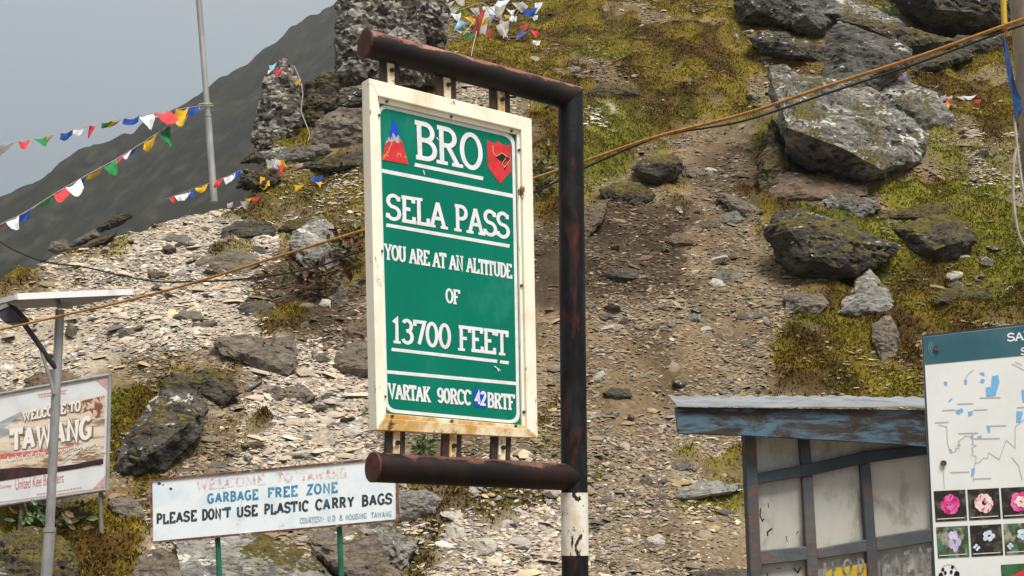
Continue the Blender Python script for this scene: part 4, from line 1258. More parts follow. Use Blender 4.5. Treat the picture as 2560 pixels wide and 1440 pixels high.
bw = MB(); sb.sheet(bw, [(1239, 393), (1256, 383), (1267, 393), (1275, 396), (1264, 404), (1257, 417), (1254, 403)], -.0030); sb.line(bw, [(1273, 398), (1262, 425)], 3, -.0028); sb.line(bw, [(1262, 423), (1266, 410)], 3, -.0026)
bw.build('shield_figure', M['black'], panel)
gl = MB(); sb.line(gl, [(1232, 363), (1234, 382), (1242, 390), (1256, 382), (1268, 391)], 2.2, -.0024); sb.line(gl, [(1265, 395), (1256, 408), (1262, 418), (1276, 399)], 2.0, -.0022)
gl.build('shield_outline', M['gold'], panel)
scr = MB()
for a_, b_ in (((1236, 915), (1252, 926)), ((1244, 921), (1247, 929)), ((1059, 425), (1062, 437)), ((1092, 343), (1097, 350))): scr = MB(); sb.line(scr, [a_, b_], 2.2, -.0020); scr.build('scratch', M['vinyl'], panel)

# straps between the arms and the frame
for (xa, ya, xb, yb, top) in ((976, 140, 978, 208, 1), (1117, 178, 1119, 243, 1), (1252, 214, 1254, 280, 1), (992, 1076, 990, 1140, 0), (1133, 1083, 1131, 1148, 0), (1256, 1088, 1254, 1152, 0)):
    h = MB()
    for dx, wpx, off, dp in ((-17, 15, -.005, .02), (18, 10, -.005, .02)):
        q = [(xa + dx - wpx / 2, ya), (xa + dx + wpx / 2, ya + wpx * (.2 if top else .03)), (xb + dx + wpx / 2, yb + wpx * (.2 if top else .03)), (xb + dx - wpx / 2, yb)]
        h.prism([sb.pt(*p, off) for p in q], sb.n, dp)
    hg = h.build('hanger', M['dark'], sign)
    s2 = MB(); q = [(xa - 8, ya), (xa + 9, ya + 3), (xb + 9, yb + 3), (xb - 8, yb)]
    s2.prism([sb.pt(*p, .0) for p in q], sb.n, .012); s2.build('hanger_strap', M['cream_rust'], hg)
    s3 = MB(); c = ((xa + xb) / 2 + 2, (ya + yb) / 2 + (2 if top else -1)); s3.tube([sb.pt(*c, -.004), sb.pt(*c, .014)], .013, 8); s3.build('hanger_bolt', M['black'], hg)

# ------------------------------------------------------------------ the garbage notice
gb = Board(688, 1250, 12.5, -4)
gr = empty('notice_board', np.append(gb.pt(690, 1340)[:2], hgt(*gb.pt(690, 1340)[:2])), 'wide white garbage free zone notice with a rusty rim on two green posts', 'notice board')
GQ = [(381, 1203), (990, 1146), (991, 1298), (383, 1353)]
pm = MB(); pm.prism(gb.quad(GQ, 0), gb.n, .03)
gp = pm.build('board_panel', M['board_white'], gr)
rim = MB()
for i in range(4):
    a, b = gb.pt(*GQ[i], .0), gb.pt(*GQ[(i + 1) % 4], .0)
    d = (b - a) / np.linalg.norm(b - a); wv = np.cross(d, gb.n); 
    k = .022
    a2, b2_ = a - d * (k if i % 2 == 0 else 0), b + d * (k if i % 2 == 0 else 0)
    rim.box(a2 + gb.n * .012 - wv * k, b2_ - a2, wv * k, -gb.n * .05)
rim.build('rim', M['rust_rim'], gr)
for px_, pt_, pbm in ((540, 1342, 1440), (846, 1316, 1440)):
    mb = MB(); a = gb.pt(px_ - 2, pt_ - 30, -.06); b = gb.pt(px_ + 4, pbm, -.06); d = b - a
    end = b + d * max((b[2] - hgt(b[0], b[1]) + .3) / -d[2], .3) if d[2] < 0 else b
    mb.tube([a, end], .028, 12); mb.build('post', M['green_post'], gr, True)
words(gb, None, [('WELCOME', 490, 663), ('TO', 690, 731), ('TAWANG', 752, 866)], (490, 1197, 1226, 866, 1167, 1195), .0018, t=.20, serif=False, gap=.08, jit=.02, mat=M['pink_ink'], par=gp)
words(gb, None, [('GARBAGE', 519, 645), ('FREE', 669, 743), ('ZONE', 767, 844)], (519, 1233, 1260, 844, 1204, 1232), .0018, t=.19, serif=False, gap=.10, jit=.02, mat=M['blue_ink'], par=gp)
words(gb, None, [('PLEASE', 391, 491), ("DON'T", 505, 576), ('USE', 592, 644), ('PLASTIC', 660, 771), ('CARRY', 789, 886), ('BAGS', 904, 979)], (391, 1283, 1312, 979, 1231, 1261), .0018, t=.19, serif=False, gap=.10, jit=.02, mat=M['ink'], par=gp)
words(gb, None, [('COURTESY-', 750, 811), ('U.D.', 819, 842), ('&', 848, 858), ('HOUSING.', 864, 920), ('TAWANG', 928, 979)], (750, 1294, 1310, 979, 1277, 1292), .0018, t=.16, serif=False, gap=.08, mat=M['pale_ink'], par=gp)
mb = MB()
for x, y, r in ((398, 1209, 5), (408, 1212, 2.5), (427, 1222, 4), (741, 1216, 4.5), (981, 1240, 2)):
    gb.sheet(mb, [(x + r * math.cos(k) * rnd.uniform(.6, 1.1), y + r * math.sin(k) * rnd.uniform(.6, 1.1)) for k in np.arange(0, 6.2, .7)], .0015)
mb.build('chipped_spot', M['ink'], gp)

# ------------------------------------------------------------------ the picture welcome board on the left
wb = Board(100, 1100, 15.0, -6)
wr = empty('welcome_board', np.append(wb.pt(140, 1300)[:2], hgt(*wb.pt(140, 1300)[:2])), 'printed white welcome board with a brown picture, behind the lamp post', 'welcome board')
WQ = [(-330, 1043), (275, 937), (268, 1224), (-330, 1312)]
mb = MB(); mb.prism(wb.quad(WQ, 0), wb.n, .03); wp = mb.build('banner', M['banner_white'], wr)
mb = MB()
for i in range(4):
    a, b = wb.pt(*WQ[i], 0), wb.pt(*WQ[(i + 1) % 4], 0); d = (b - a) / np.linalg.norm(b - a)
    mb.tube([a - d * .02, b + d * .02], .022, 8)
mb.build('pipe_frame', M['galv'], wr, True)
for px_, py_ in ((52, 1262), (247, 1230), (-200, 1290)):
    a = wb.pt(px_, py_ - 25, -.05); b = wb.pt(px_ - (18 if px_ < 100 else -4), 1470, -.05)
    mb = MB(); mb.tube([a, b + (b - a) * .6], .028, 8); mb.build('leg', M['thin_post'], wr, True)
mb = MB(); wb.sheet(mb, [(-320, 1125), (-60, 1085), (52, 1030), (264, 987), (259, 1163), (-320, 1252)], .002); pic = mb.build('picture', M['picture'], wp)
mb = MB(); wb.sheet(mb, [(-320, 1125), (-60, 1083), (0, 1055), (52, 1029), (56, 1036), (10, 1070), (40, 1078), (0, 1096), (-320, 1150)], .0035); mb.build('picture_roof', M['picture_roof'], wp)
mb = MB(); wb.sheet(mb, [(-320, 1220), (0, 1172), (60, 1168), (120, 1170), (190, 1160), (257, 1146), (259, 1160), (200, 1171), (0, 1203), (-320, 1252)], .0040); mb.build('picture_base', M['picture_dark'], wp)
mb = MB(); wb.sheet(mb, [(-320, 1185), (0, 1136), (130, 1122), (200, 1112), (130, 1134), (0, 1147), (-320, 1196)], .0045); mb.build('picture_stripe', M['banner_red'], wp)
mb = MB(); wb.sheet(mb, [(150, 1014), (215, 1000), (262, 989), (261, 1040), (240, 1045), (225, 1025), (200, 1035)], .0050); mb.build('picture_crowd', pmat('printed_figures', (.22, .09, .06), (.62, .50, .40), 14, lo=.48, hi=.55, bump=0), wp)
mb = MB()
for k in range(16):
    x = rnd.uniform(150, 245); y = 1150 - .16 * (x - 150) + rnd.uniform(-22, 12)
    wb.line(mb, [(x, y), (x + rnd.uniform(15, 40), y - rnd.uniform(-8, 22))], rnd.uniform(1.5, 3.5), .0055 + k * .0002)
mb.build('picture_straw', pmat('printed_straw', (.66, .56, .40), (.74, .72, .66), 12, bump=0), wp)
tw, te = MB(), MB()
for s_, q, t_, gp_ in (('WELCOME TO', [(58, 1029), (203, 1000), (202, 1028), (58, 1053)], .19, .06), ('TAWANG', [(28, 1073), (231, 1038), (228, 1098), (28, 1132)], .19, .05)):
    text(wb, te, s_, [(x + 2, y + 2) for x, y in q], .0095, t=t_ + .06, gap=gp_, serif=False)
    text(wb, tw, s_, q, .0125, t=t_ * .9, gap=gp_, serif=False)
fonttext(wb, tw, 'Land of the Lower Region', [(20, 1140), (243, 1104), (243, 1118), (20, 1157)], .0125)
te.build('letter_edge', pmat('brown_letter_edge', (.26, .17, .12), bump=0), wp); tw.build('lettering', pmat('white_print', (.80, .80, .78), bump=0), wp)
mb = MB(); fonttext(wb, mb, 'United Kee Brothers', [(39, 1198), (160, 1180), (159, 1206), (39, 1225)], .003); fonttext(wb, mb, 'Courtesy:', [(0, 1213), (30, 1209), (30, 1220), (0, 1224)], .003)
mb.build('lettering', M['banner_red'], wp)
mb = MB()
for k, x in enumerate(np.arange(93, 200, 7.5)):
    y = 1236 - .155 * (x - 93); wb.line(mb, [(x, y), (x + 5.5, y - 1)], 3.0, .003)
wb.line(mb, [(94, 987), (168, 975)], 2.5, .003)
for x in np.arange(98, 166, 7): y = 987 - .162 * (x - 94); wb.line(mb, [(x, y), (x + rnd.uniform(-2, 3), y + 7), (x + 4, y + rnd.uniform(5, 9))], 2, .0032)
mb.build('small_print', M['banner_pink'], wp)
mb = MB(); wb.sheet(mb, [(238, 949), (270, 943), (269, 975)], .003); wb.sheet(mb, [(232, 1222), (264, 1188), (263, 1217)], .003); wb.line(mb, [(-320, 1300), (262, 1219)], 2, .0032); wb.line(mb, [(0, 995), (270, 944)], 1.5, .0034)
mb.build('corner_ornament', M['banner_pink'], wp)

# ------------------------------------------------------------------ the solar street lamp
LY = 11.0
lr = empty('street_lamp', np.append(at(108, 1600, LY)[:2], hgt(*at(108, 1600, LY)[:2])), 'grey steel solar street lamp with a flat panel on top, at the left edge', 'street lamp')
pa_, pb2, pc = at(150, 775, LY), at(124, 1326, LY), at(115, 1450, LY)
cyl('pole', pb2, pa_, .040, M['galv'], 18, lr)
cyl('base_pole', pc + (pc - pb2) * 1.6, pb2, .050, M['galv'], 18, lr)
mb = MB(); mb.tube([pb2 - (pa_ - pb2) * .006, pb2 + (pa_ - pb2) * .012], .056, 18); mb.build('collar', M['galv'], lr)
A_, B_, C_ = at(43, 742, 10.5), at(330, 730, 11.1), at(-75, 772, 11.35)
n_p = np.cross(B_ - A_, C_ - A_); n_p /= np.linalg.norm(n_p)
if n_p[2] < 0: n_p = -n_p
mb = MB(); mb.box(A_ - n_p * .018, B_ - A_, C_ - A_, n_p * .035)
sp_ = mb.build('solar_panel', M['solar_back'], lr)
ea = (C_ - A_) / np.linalg.norm(C_ - A_); eb = (B_ - A_) / np.linalg.norm(B_ - A_)
mb = MB(); mb.box(A_ - n_p * .026 - ea * .006, B_ - A_, ea * .012, n_p * .056); mb.box(A_ - n_p * .022 - eb * .010 + ea * .01, C_ - A_, eb * .010, n_p * .044)
mb.box(B_ - n_p * .022 + ea * .01, C_ - A_, eb * .010, n_p * .044); mb.box(C_ - n_p * .022, B_ - A_, ea * .012, n_p * .044)
mb.build('panel_frame', M['alu'], sp_)
mb = MB()
for q in ([(142, 768), (158, 752), (172, 758), (180, 755), (176, 771), (143, 769)],):
    mb.prism([at(x, y, LY - .06) for x, y in q], np.array([0, -1, 0]), .05)
mb.tube([at(150, 768, LY), at(140, 748, LY)], .03, 10)
mb.build('panel_bracket', M['galv'], lr)
arm_pts = [(140, 920), (118, 893), (95, 858), (62, 812), (40, 790)]
mb = MB(); mb.tube([at(x, y, LY - .02 - i * .06) for i, (x, y) in enumerate(arm_pts)], .024, 10); mb.build('lamp_arm', M['graphite'], lr, True)
mb = MB(); mb.tube([at(x, y, LY - .05 - .02 * i) for i, (x, y) in enumerate([(134, 985), (126, 950), (115, 915), (104, 880)])], .016, 8); mb.build('arm_brace', M['galv'], lr, True)
hd = LY - .32
mb = MB(); mb.prism([at(x, y, hd) for x, y in ((-25, 775), (17, 756), (52, 793), (46, 806), (12, 808), (-5, 790))], np.array([0, -1, 0]), .22)
hdm = mb.build('lamp_head', M['graphite'], lr); bv = hdm.modifiers.new('bevel', 'BEVEL'); bv.width = .012; bv.segments = 2
mb = MB(); mb.prism([at(x, y, hd - .012) for x, y in ((-20, 773), (17, 758), (24, 765), (-14, 780))], np.array([0, -1, 0]), .008); mb.build('heat_sink', M['galv'], hdm)

# ------------------------------------------------------------------ tall pole on the skyline
TY = (hit(540, 500) or 24) + .4
tr = empty('flag_pole', at(538, 500, TY), 'tall leaning grey pole on the skyline with prayer flags tied to it', 'pole')
t0_, t1_, t2_ = at(536, 505, TY), at(520, 291, TY), at(492, -60, TY)
cyl('lower_tube', t0_, t1_, .072, M['pole'], 16, tr)
cyl('upper_tube', t1_, t2_, .062, M['pole'], 16, tr)
mb = MB(); mb.tube([t1_ - (t2_ - t1_) * .004, t1_ + (t2_ - t1_) * .008], .080, 16); mb.build('joint_ring', M['pole'], tr)
mb = MB()
c = at(519, 262, TY)
mb.tube([c + np.array([.10 * math.cos(a), -.10 * math.sin(a), .012 * math.sin(3 * a)]) for a in np.linspace(0, 6.1, 14)], .016, 6)
mb.tube([c + np.array([-.08, -.08, 0]), c + np.array([-.16, -.1, -.02]), c + np.array([-.14, -.1, -.12])], .012, 6)
mb.build('knot', pmat('pale_green_ribbon', (.35, .52, .22), bump=0), tr)

# ------------------------------------------------------------------ prayer flags
def flag(name, parent, a, b, h, col, swing=0.0, seed=0, taper=.5, out=.2, label=None):
    """cloth hung from a to b, h metres deep, blown and twisted; 3-D grid"""
    r2 = random.Random(seed)
    nx, ny = 7, 7
    a, b = np.array(a), np.array(b)
    wv = np.linalg.norm(b - a)
    V = []
    ph, ph2 = r2.uniform(0, 6), r2.uniform(0, 6)
    swing += r2.gauss(0, .28); taper = min(1.05, max(.2, taper + r2.gauss(.12, .25))); skew = r2.gauss(0, .30)
    mid = (a + b) / 2
    for j in range(ny):
        t = j / (ny - 1)
        for i in range(nx):
            s = i / (nx - 1)
            top_ = a + (b - a) * s + np.array([0, 0, -.10 * wv * math.sin(math.pi * s)])
            k = 1 - (1 - taper) * t
            base = mid + (top_ - mid) * k
            p = base + np.array([swing * h * t + .10 * h * t * math.sin(ph + 3 * s), -out * h * math.sin(1.5 * t) + .16 * h * math.sin(ph + 5 * s + 2 * t) * (t + .15), skew * h * t * (s - .5) * 1.2 - h * t * (1 - .28 * abs(s - r2.uniform(.2, .8)) * t) + .05 * h * math.sin(ph2 + 6 * s)])
            V.append(p)
    fs = [(j * nx + i, j * nx + i + 1, (j + 1) * nx + i + 1, (j + 1) * nx + i) for j in range(ny - 1) for i in range(nx - 1)]
    mb = MB(); mb.add(V, fs)
    o = mb.build(name, CLOTH[col], parent, True)
    if label: o['label'] = label
    return o

def sagline(P, n=60):
    """smooth curve through 3-D points"""
    P = [np.array(p) for p in P]; t = np.linspace(0, len(P) - 1, n)
    out = []
    for q in t:
        i = min(int(q), len(P) - 2); f = q - i
        p0, p1, p2, p3 = P[max(i - 1, 0)], P[i], P[i + 1], P[min(i + 2, len(P) - 1)]
        out.append(.5 * ((2 * p1) + (-p0 + p2) * f + (2 * p0 - 5 * p1 + 4 * p2 - p3) * f * f + (-p0 + 3 * p1 - 3 * p2 + p3) * f ** 3))
    return out

def flagstring(label, pix, depth, flags, group='strings of prayer flags'):
    dp = lambda x: np.interp(x, depth[0], depth[1])
    P = sagline([at(x, y, dp(x)) for x, y in pix])
    r = empty('prayer_flag_string', P[-1], label, 'prayer flags', group)
    mb = MB(); mb.tube(P, .0055, 5); mb.build('cord', CLOTH['bleached'], r)
    xs = [q[0] for q in pix]; ys = [q[1] for q in pix]
    o = np.argsort(xs); xs = np.array(xs)[o]; ys = np.array(ys)[o]
    for i, (x0, x1, yb, col, sw, tp) in enumerate(flags):
        ya, yc = np.interp(x0, xs, ys), np.interp(x1, xs, ys)
        A, B = at(x0, ya, dp(x0)), at(x1, yc, dp(x1))
        h = 1.0 * max(abs(yb - (ya + yc) / 2), 8) * dp(x0) / F
        flag('flag', r, A, B, h, col, sw, seed=i * 7 + int(x0 + 1000), taper=tp)
    return r
flagstring('long upper string of bright prayer flags running left from the pole against the sky',
           [(-90, 380), (0, 362), (120, 340), (260, 306), (380, 283), (470, 269), (517, 262)], ([-90, 517], [19.5, TY - .1]),
           [(2, 36, 392, 'white', -.5, .35), (46, 76, 374, 'red', .3, .6), (83, 116, 366, 'green', .3, .7), (112, 136, 364, 'yellow', -.4, .4), (152, 182, 350, 'blue', .1, .8), (183, 210, 340, 'white', -.1, .6), (224, 248, 348, 'red', -.2, .45),
            (254, 281, 322, 'green', .1, .8), (276, 306, 318, 'yellow', -.3, .7), (310, 349, 312, 'blue', .1, .9), (347, 391, 332, 'white', .3, .25), (384, 424, 312, 'red', .4, .7), (416, 444, 306, 'green', -.1, .6), (441, 472, 322, 'yellow', -.1, .5), (471, 498, 288, 'blue', .2, .7)])
flagstring('lower string of bright prayer flags sagging left from the pole across the dark far hill',
           [(-90, 620), (0, 562), (60, 532), (140, 482), (220, 436), (300, 392), (390, 335), (450, 298), (512, 268)], ([-90, 512], [19.5, TY - .1]),
           [(-2, 17, 578, 'red', -.3, .6), (15, 48, 576, 'white', .6, .3), (52, 82, 554, 'blue', .1, .6), (73, 101, 542, 'yellow', -.5, .3), (104, 136, 512, 'green', -.2, .8), (134, 164, 500, 'red', .2, .6), (162, 201, 488, 'white', .8, .35), (196, 221, 470, 'blue', .2, .5), (220, 264, 446, 'yellow', -.4, .7), (257, 292, 444, 'green', .4, .6),
            (278, 311, 408, 'red', -.2, .7), (304, 330, 402, 'white', -.1, .5), (318, 352, 386, 'blue', -.5, .4), (360, 393, 380, 'yellow', -.1, .5), (393, 424, 374, 'green', .5, .3), (400, 432, 342, 'red', .2, .7), (440, 470, 322, 'white', .1, .6)])
flagstring('short low string of prayer flags along the skyline at the foot of the pole',
           [(415, 498), (450, 484), (500, 466), (560, 444), (604, 424)], ([415, 604], [TY - .5, TY - .3]),
           [(422, 440, 506, 'red', .1, .7), (437, 480, 504, 'white', .1, .6), (468, 484, 496, 'blue', .1, .6), (489, 520, 480, 'yellow', -.1, .9), (541, 560, 468, 'red', -.2, .7), (559, 588, 456, 'white', .1, .5), (580, 602, 446, 'blue', .2, .5)])

def ragheap(label, x, y, items, dz=.12, group=None, cat='prayer flags'):
    Y = (hit(x, y) or 26) - .25
    r = empty('prayer_flag_bundle', at(x, y, Y), label, cat, group)
    for i, (fx, fy, wpx, hpx, col, sw) in enumerate(items):
        yy_ = (hit(fx, min(fy + hpx, 1400)) or Y) - dz
        yy_ = min(max(yy_, Y - 1.2), Y + .8)
        A, B = at(fx - wpx / 2, fy + rnd.uniform(-2, 4), yy_), at(fx + wpx / 2, fy + rnd.uniform(-3, 3), yy_ + rnd.uniform(-.1, .1))
        flag('flag', r, A, B, hpx * yy_ / F, col, sw, seed=i * 13 + int(fx), taper=rnd.uniform(.25, .7), out=.1)
    return r
tb = ragheap('tangle of bleached prayer flags and cords hanging from the top edge right of the cliff', 1205, 60,
        [(1130, 18, 38, 28, 'bleached', .1), (1160, 50, 28, 36, 'skyblue', -.2), (1168, 40, 22, 20, 'yellow', .3), (1155, 74, 34, 14, 'bleached', -.2), (1198, 36, 22, 60, 'rag_red', 0), (1207, 20, 18, 62, 'red', .1), (1214, 44, 18, 46, 'yellow', -.1),
         (1222, 14, 30, 36, 'white', .3), (1226, 36, 20, 34, 'bleached', .2), (1234, 36, 22, 30, 'rag_blue', .1), (1242, 34, 20, 20, 'white', .2), (1262, 50, 26, 40, 'bleached', -.1), (1260, 0, 30, 26, 'white', 0), (1283, 40, 20, 20, 'white', -.2),
         (1268, 34, 16, 12, 'yellow', .2), (1178, 82, 20, 34, 'green', .1), (1215, 84, 16, 36, 'yellow', .1), (1200, 90, 14, 38, 'green', -.1), (1192, 70, 18, 40, 'rag_red', .1), (1182, 100, 14, 40, 'yellow', -.2), (1105, -10, 30, 20, 'white', .3), (1148, -8, 26, 26, 'bleached', .2), (1120, 4, 34, 24, 'bleached', -.3), (1140, 34, 26, 20, 'white', .2), (1185, 20, 22, 40, 'bleached', .3), (1250, 16, 30, 34, 'bleached', -.2), (1276, 22, 22, 30, 'white', .2), (1292, 4, 26, 24, 'bleached', .3), (1248, 62, 18, 40, 'bleached', .1), (1170, 96, 20, 26, 'bleached', -.2), (1226, 70, 16, 46, 'rag_red', .1), (1208, 60, 22, 50, 'bleached', -.1), (1190, 44, 18, 30, 'yellow', .2), (1266, 72, 14, 30, 'bleached', 0)])
for ln in ([(1100, -4), (1145, 24), (1206, 8), (1262, 48), (1300, 10)], [(1206, 6), (1186, 50), (1158, 88)], [(1206, 6), (1196, 60), (1184, 110), (1178, 140)], [(1208, 6), (1232, 44), (1262, 60), (1258, 96)], [(1262, 60), (1284, 46), (1300, 20)]):
    mb = MB(); mb.tube(sagline([at(x, y, min(hit(x, max(y, 60)) or 26, 40) - .9) for x, y in ln], 24), .012, 5); mb.build('cord', CLOTH['bleached'], tb)
ragheap('blue, white and red prayer flags on the turf left of the dark top ledge', 1340, 60,
        [(1328, 20, 34, 24, 'blue', -.1), (1347, 6, 20, 28, 'white', .1), (1336, 36, 18, 16, 'white', .1), (1310, 60, 20, 18, 'rag_red', .3), (1326, 64, 26, 12, 'red', .4), (1334, 74, 18, 20, 'red', .2), (1312, 76, 26, 28, 'rag_blue', -.4), (1342, 98, 20, 16, 'white', 0)])
ragheap('grey and red prayer flags on the mossy ledge below the rubble spire', 682, 440,
        [(678, 398, 28, 36, 'bleached', -.1), (688, 398, 18, 26, 'white', 0), (700, 410, 20, 40, 'red', .1), (662, 442, 22, 34, 'yellow', -.2), (684, 428, 14, 16, 'rag_blue', 0), (702, 400, 16, 20, 'yellow', .2)])
ragheap('blue prayer flag with a yellow corner on the moss beside the sign frame', 790, 455,
        [(792, 440, 32, 24, 'blue', 0), (796, 452, 16, 18, 'yellow', .1), (750, 462, 24, 16, 'yellow', -.2)])
ragheap('red and yellow prayer flags lying where the moss meets the pale scree', 628, 500,
        [(610, 500, 20, 20, 'bleached', .1), (620, 492, 18, 10, 'yellow', .1), (640, 490, 24, 12, 'red', .2), (575, 505, 16, 14, 'bleached', -.1)])
sy = YSP + 1.2
spf = empty('prayer_flag_bundle', at(692, 182, sy), 'red and blue rags of prayer flag tied round the top of the rubble spire', 'prayer flags')
for i, (x, y, wpx, hpx, col) in enumerate([(697, 172, 26, 20, 'red'), (682, 160, 20, 16, 'skyblue'), (678, 172, 16, 12, 'white'), (746, 200, 14, 12, 'yellow')]):
    flag('flag', spf, at(x - wpx / 2, y + 4, sy), at(x + wpx / 2, y - 4, sy), hpx * sy / F, col, .1, seed=i + 90, taper=.7, out=.05)
mb = MB(); mb.tube(sagline([at(x, y, sy + .1) for x, y in ((735, 165), (748, 195), (757, 235), (753, 275), (765, 310), (774, 335), (770, 352))], 30), .014, 5); mb.build('cord', CLOTH['bleached'], spf)
r3 = random.Random(5)
cols_ = ['bleached', 'bleached', 'bleached', 'rag_red', 'bleached', 'skyblue', 'bleached', 'yellow', 'rag_blue', 'bleached', 'rag_red']
its = []
for i in range(34):
    t = r3.random(); its.append((2240 + 140 * t + r3.uniform(-18, 18), 186 + 60 * t + r3.uniform(-14, 20), r3.uniform(12, 26), r3.uniform(8, 16), r3.choice(cols_), r3.uniform(-.4, .4)))
ragheap('heap of faded prayer flags trailing over the rocks behind the huge tilted slab', 2300, 225, its)
ragheap('red and white prayer flag scrap on the grass right of the flag heap', 2420, 250,
        [(2400, 240, 24, 12, 'bleached', .2), (2425, 238, 34, 12, 'white', .2), (2442, 246, 20, 12, 'red', .3), (2372, 244, 20, 10, 'red', -.2)])

# ------------------------------------------------------------------ orange rope and black cable
rp = [(2650, 20), (2535, 56), (2300, 140), (2060, 218), (1860, 285), (1640, 342), (1470, 400), (1330, 447), (1120, 512), (900, 578), (700, 640), (480, 708), (300, 756), (150, 790), (0, 824), (-120, 846)]
rd = lambda x: np.interp(x, [-120, 150, 1400, 2650], [10.4, 10.3, 9.2, 7.7])
P = sagline([at(x, y, rd(x)) for x, y in rp], 160)
mb = MB(); mb.tube(P, list(np.linspace(.015, .010, len(P))), 8)
tag(mb.build('rope', M['rope']), 'orange rope slung across the slope behind the green sign', 'rope')
cp_ = [(2650, 40), (2535, 70), (2300, 156), (2060, 236), (1860, 302), (1700, 330), (1620, 352), (1470, 416), (1330, 484), (1120, 580), (900, 630), (800, 665), (700, 686), (580, 700), (480, 704), (390, 704), (300, 688), (210, 668), (120, 656), (60, 636), (0, 604), (-120, 520)]
cd = lambda x: np.interp(x, [-120, 1400, 2650], [11.5, 9.3, 7.75])
P = sagline([at(x, y, cd(x)) for x, y in cp_], 200)
mb = MB(); mb.tube(P, .0085, 6)
tag(mb.build('cable', M['cable']), 'thin black cable drooping under the orange rope', 'cable')

# ------------------------------------------------------------------ leaning post at the right edge
RY_ = 8.0
rr_ = empty('leaning_post', np.array([*at(2700, 1440, RY_)[:2], 0]), 'thick leaning post with patchy paint, blue cloth and cords at the right edge', 'post')
dirp = at(2612, 640, RY_) - at(2558, -80, RY_)
pb0 = at(2558, -80, RY_); pend = pb0 + dirp * ((pb0[2] - 0) / -dirp[2])
mb = MB(); mb.tube([pb0, pb0 + (pend - pb0) * .5, pend], .105, 20); mb.build('shaft', M['old_post'], rr_, True)
mb = MB(); mb.tube([at(2507, -40, RY_ - .12), at(2510, 40, RY_ - .12), at(2512, 72, RY_ - .12)], .020, 10); mb.build('yellow_pipe', M['yellow_pipe'], rr_, True)
mb = MB(); mb.tube(sagline([at(x, y, RY_ - .12) for x, y in ((2512, 60), (2514, 76), (2518, 92))], 6), .012, 8); mb.build('orange_tie', M['rope'], rr_, True)
mb = MB()
bc = [(2507, 92, 2512), (2510, 130, 2522), (2514, 165, 2530), (2520, 195, 2534), (2526, 225, 2542), (2531, 250, 2554), (2534, 275, 2556), (2538, 296, 2546)]
V = []
for i, (x0, y, x1) in enumerate(bc):
    for k in range(5):
        t = k / 4; V.append(at(x0 + (x1 - x0) * t, y + rnd.uniform(-2, 2), RY_ - .135 - .02 * math.sin(3 * t + i)))
mb.add(V, [(i * 5 + k, i * 5 + k + 1, (i + 1) * 5 + k + 1, (i + 1) * 5 + k) for i in range(len(bc) - 1) for k in range(4)])
mb.build('blue_cloth', pmat('dark_blue_cloth', (.018, .05, .16), (.03, .09, .22), 8, rough=.9), rr_, True)
for ln in ([(2536, 296), (2541, 350), (2548, 410), (2560, 490)], [(2540, 370), (2534, 420), (2533, 480), (2538, 540), (2548, 590), (2566, 620)]):
    mb = MB(); mb.tube(sagline([at(x, y, RY_ - .13) for x, y in ln], 24), .010, 6); mb.build('white_cord', CLOTH['bleached'], rr_, True)

# ------------------------------------------------------------------ the hut
hb = Board(2000, 1250, 9.2, 3)
hr = empty('hut', np.array([*hb.pt(2080, 1440)[:2], 0]), 'small timber hut with off-white panels, blue-grey framing and a thin tin roof', 'hut')
dn = lambda a, b: (np.array(b) + (np.array(b) - np.array(a)) * 1.2)
mb = MB(); mb.prism([hb.pt(*p, -.04) for p in ((1862, 1060), (2420, 1060), (2440, 1800), (1890, 1800))], hb.n, .04); wall = mb.build('wall', M['panel'], hr)
def bar(pts, off, dep, m, name):
    mb = MB(); mb.prism([hb.pt(*p, off) for p in pts], hb.n, dep); o = mb.build(name, m, hr)
    bv = o.modifiers.new('bevel', 'BEVEL'); bv.width = .006; bv.segments = 1
    return o
bar([(1857, 1085), (1886, 1085), (1915, 1800), (1888, 1800)], .05, .11, M['timber'], 'upright')
bar([(1995, 1075), (2021, 1075), (2028, 1160), (2003, 1166)], .02, .06, M['timber_dark'], 'upright')
bar([(2004, 1192), (2030, 1188), (2066, 1800), (2036, 1800)], .02, .06, M['timber_red'], 'upright')
bar([(2150, 1162), (2174, 1158), (2222, 1800), (2192, 1800)], .02, .06, M['timber'], 'upright')
bar([(2322, 1075), (2350, 1075), (2380, 1800), (2350, 1800)], .02, .06, M['timber'], 'upright')
bar([(1876, 1186), (2003, 1163), (2170, 1127), (2320, 1112), (2420, 1100), (2420, 1118), (2320, 1136), (2170, 1157), (2020, 1190), (1880, 1212)], .035, .07, M['timber_dark'], 'rail')
bar([(1888, 1378), (2038, 1364), (2038, 1397), (1890, 1414)], .018, .05, M['timber_red'], 'rail')
bar([(2040, 1372), (2186, 1345), (2186, 1376), (2041, 1398)], .018, .05, M['timber_red'], 'rail')
bar([(2188, 1343), (2345, 1318), (2346, 1352), (2189, 1378)], .018, .05, M['timber_red'], 'rail')
fas = bar([(1675, 1022), (2312, 1030), (2420, 1030), (2420, 1122), (2312, 1122), (2180, 1112), (1860, 1094), (1682, 1088)], .20, .03, M['beam'], 'fascia')
mb = MB(); mb.prism([hb.pt(*p, .205) for p in ((2288, 1034), (2312, 1034), (2312, 1118), (2290, 1118))], hb.n, .004); mb.build('dark_patch', M['dark'], fas)
mb = MB()                                            # rippled tin: front edge stands just proud of the fascia, back edge higher
n_ = 120; V = []
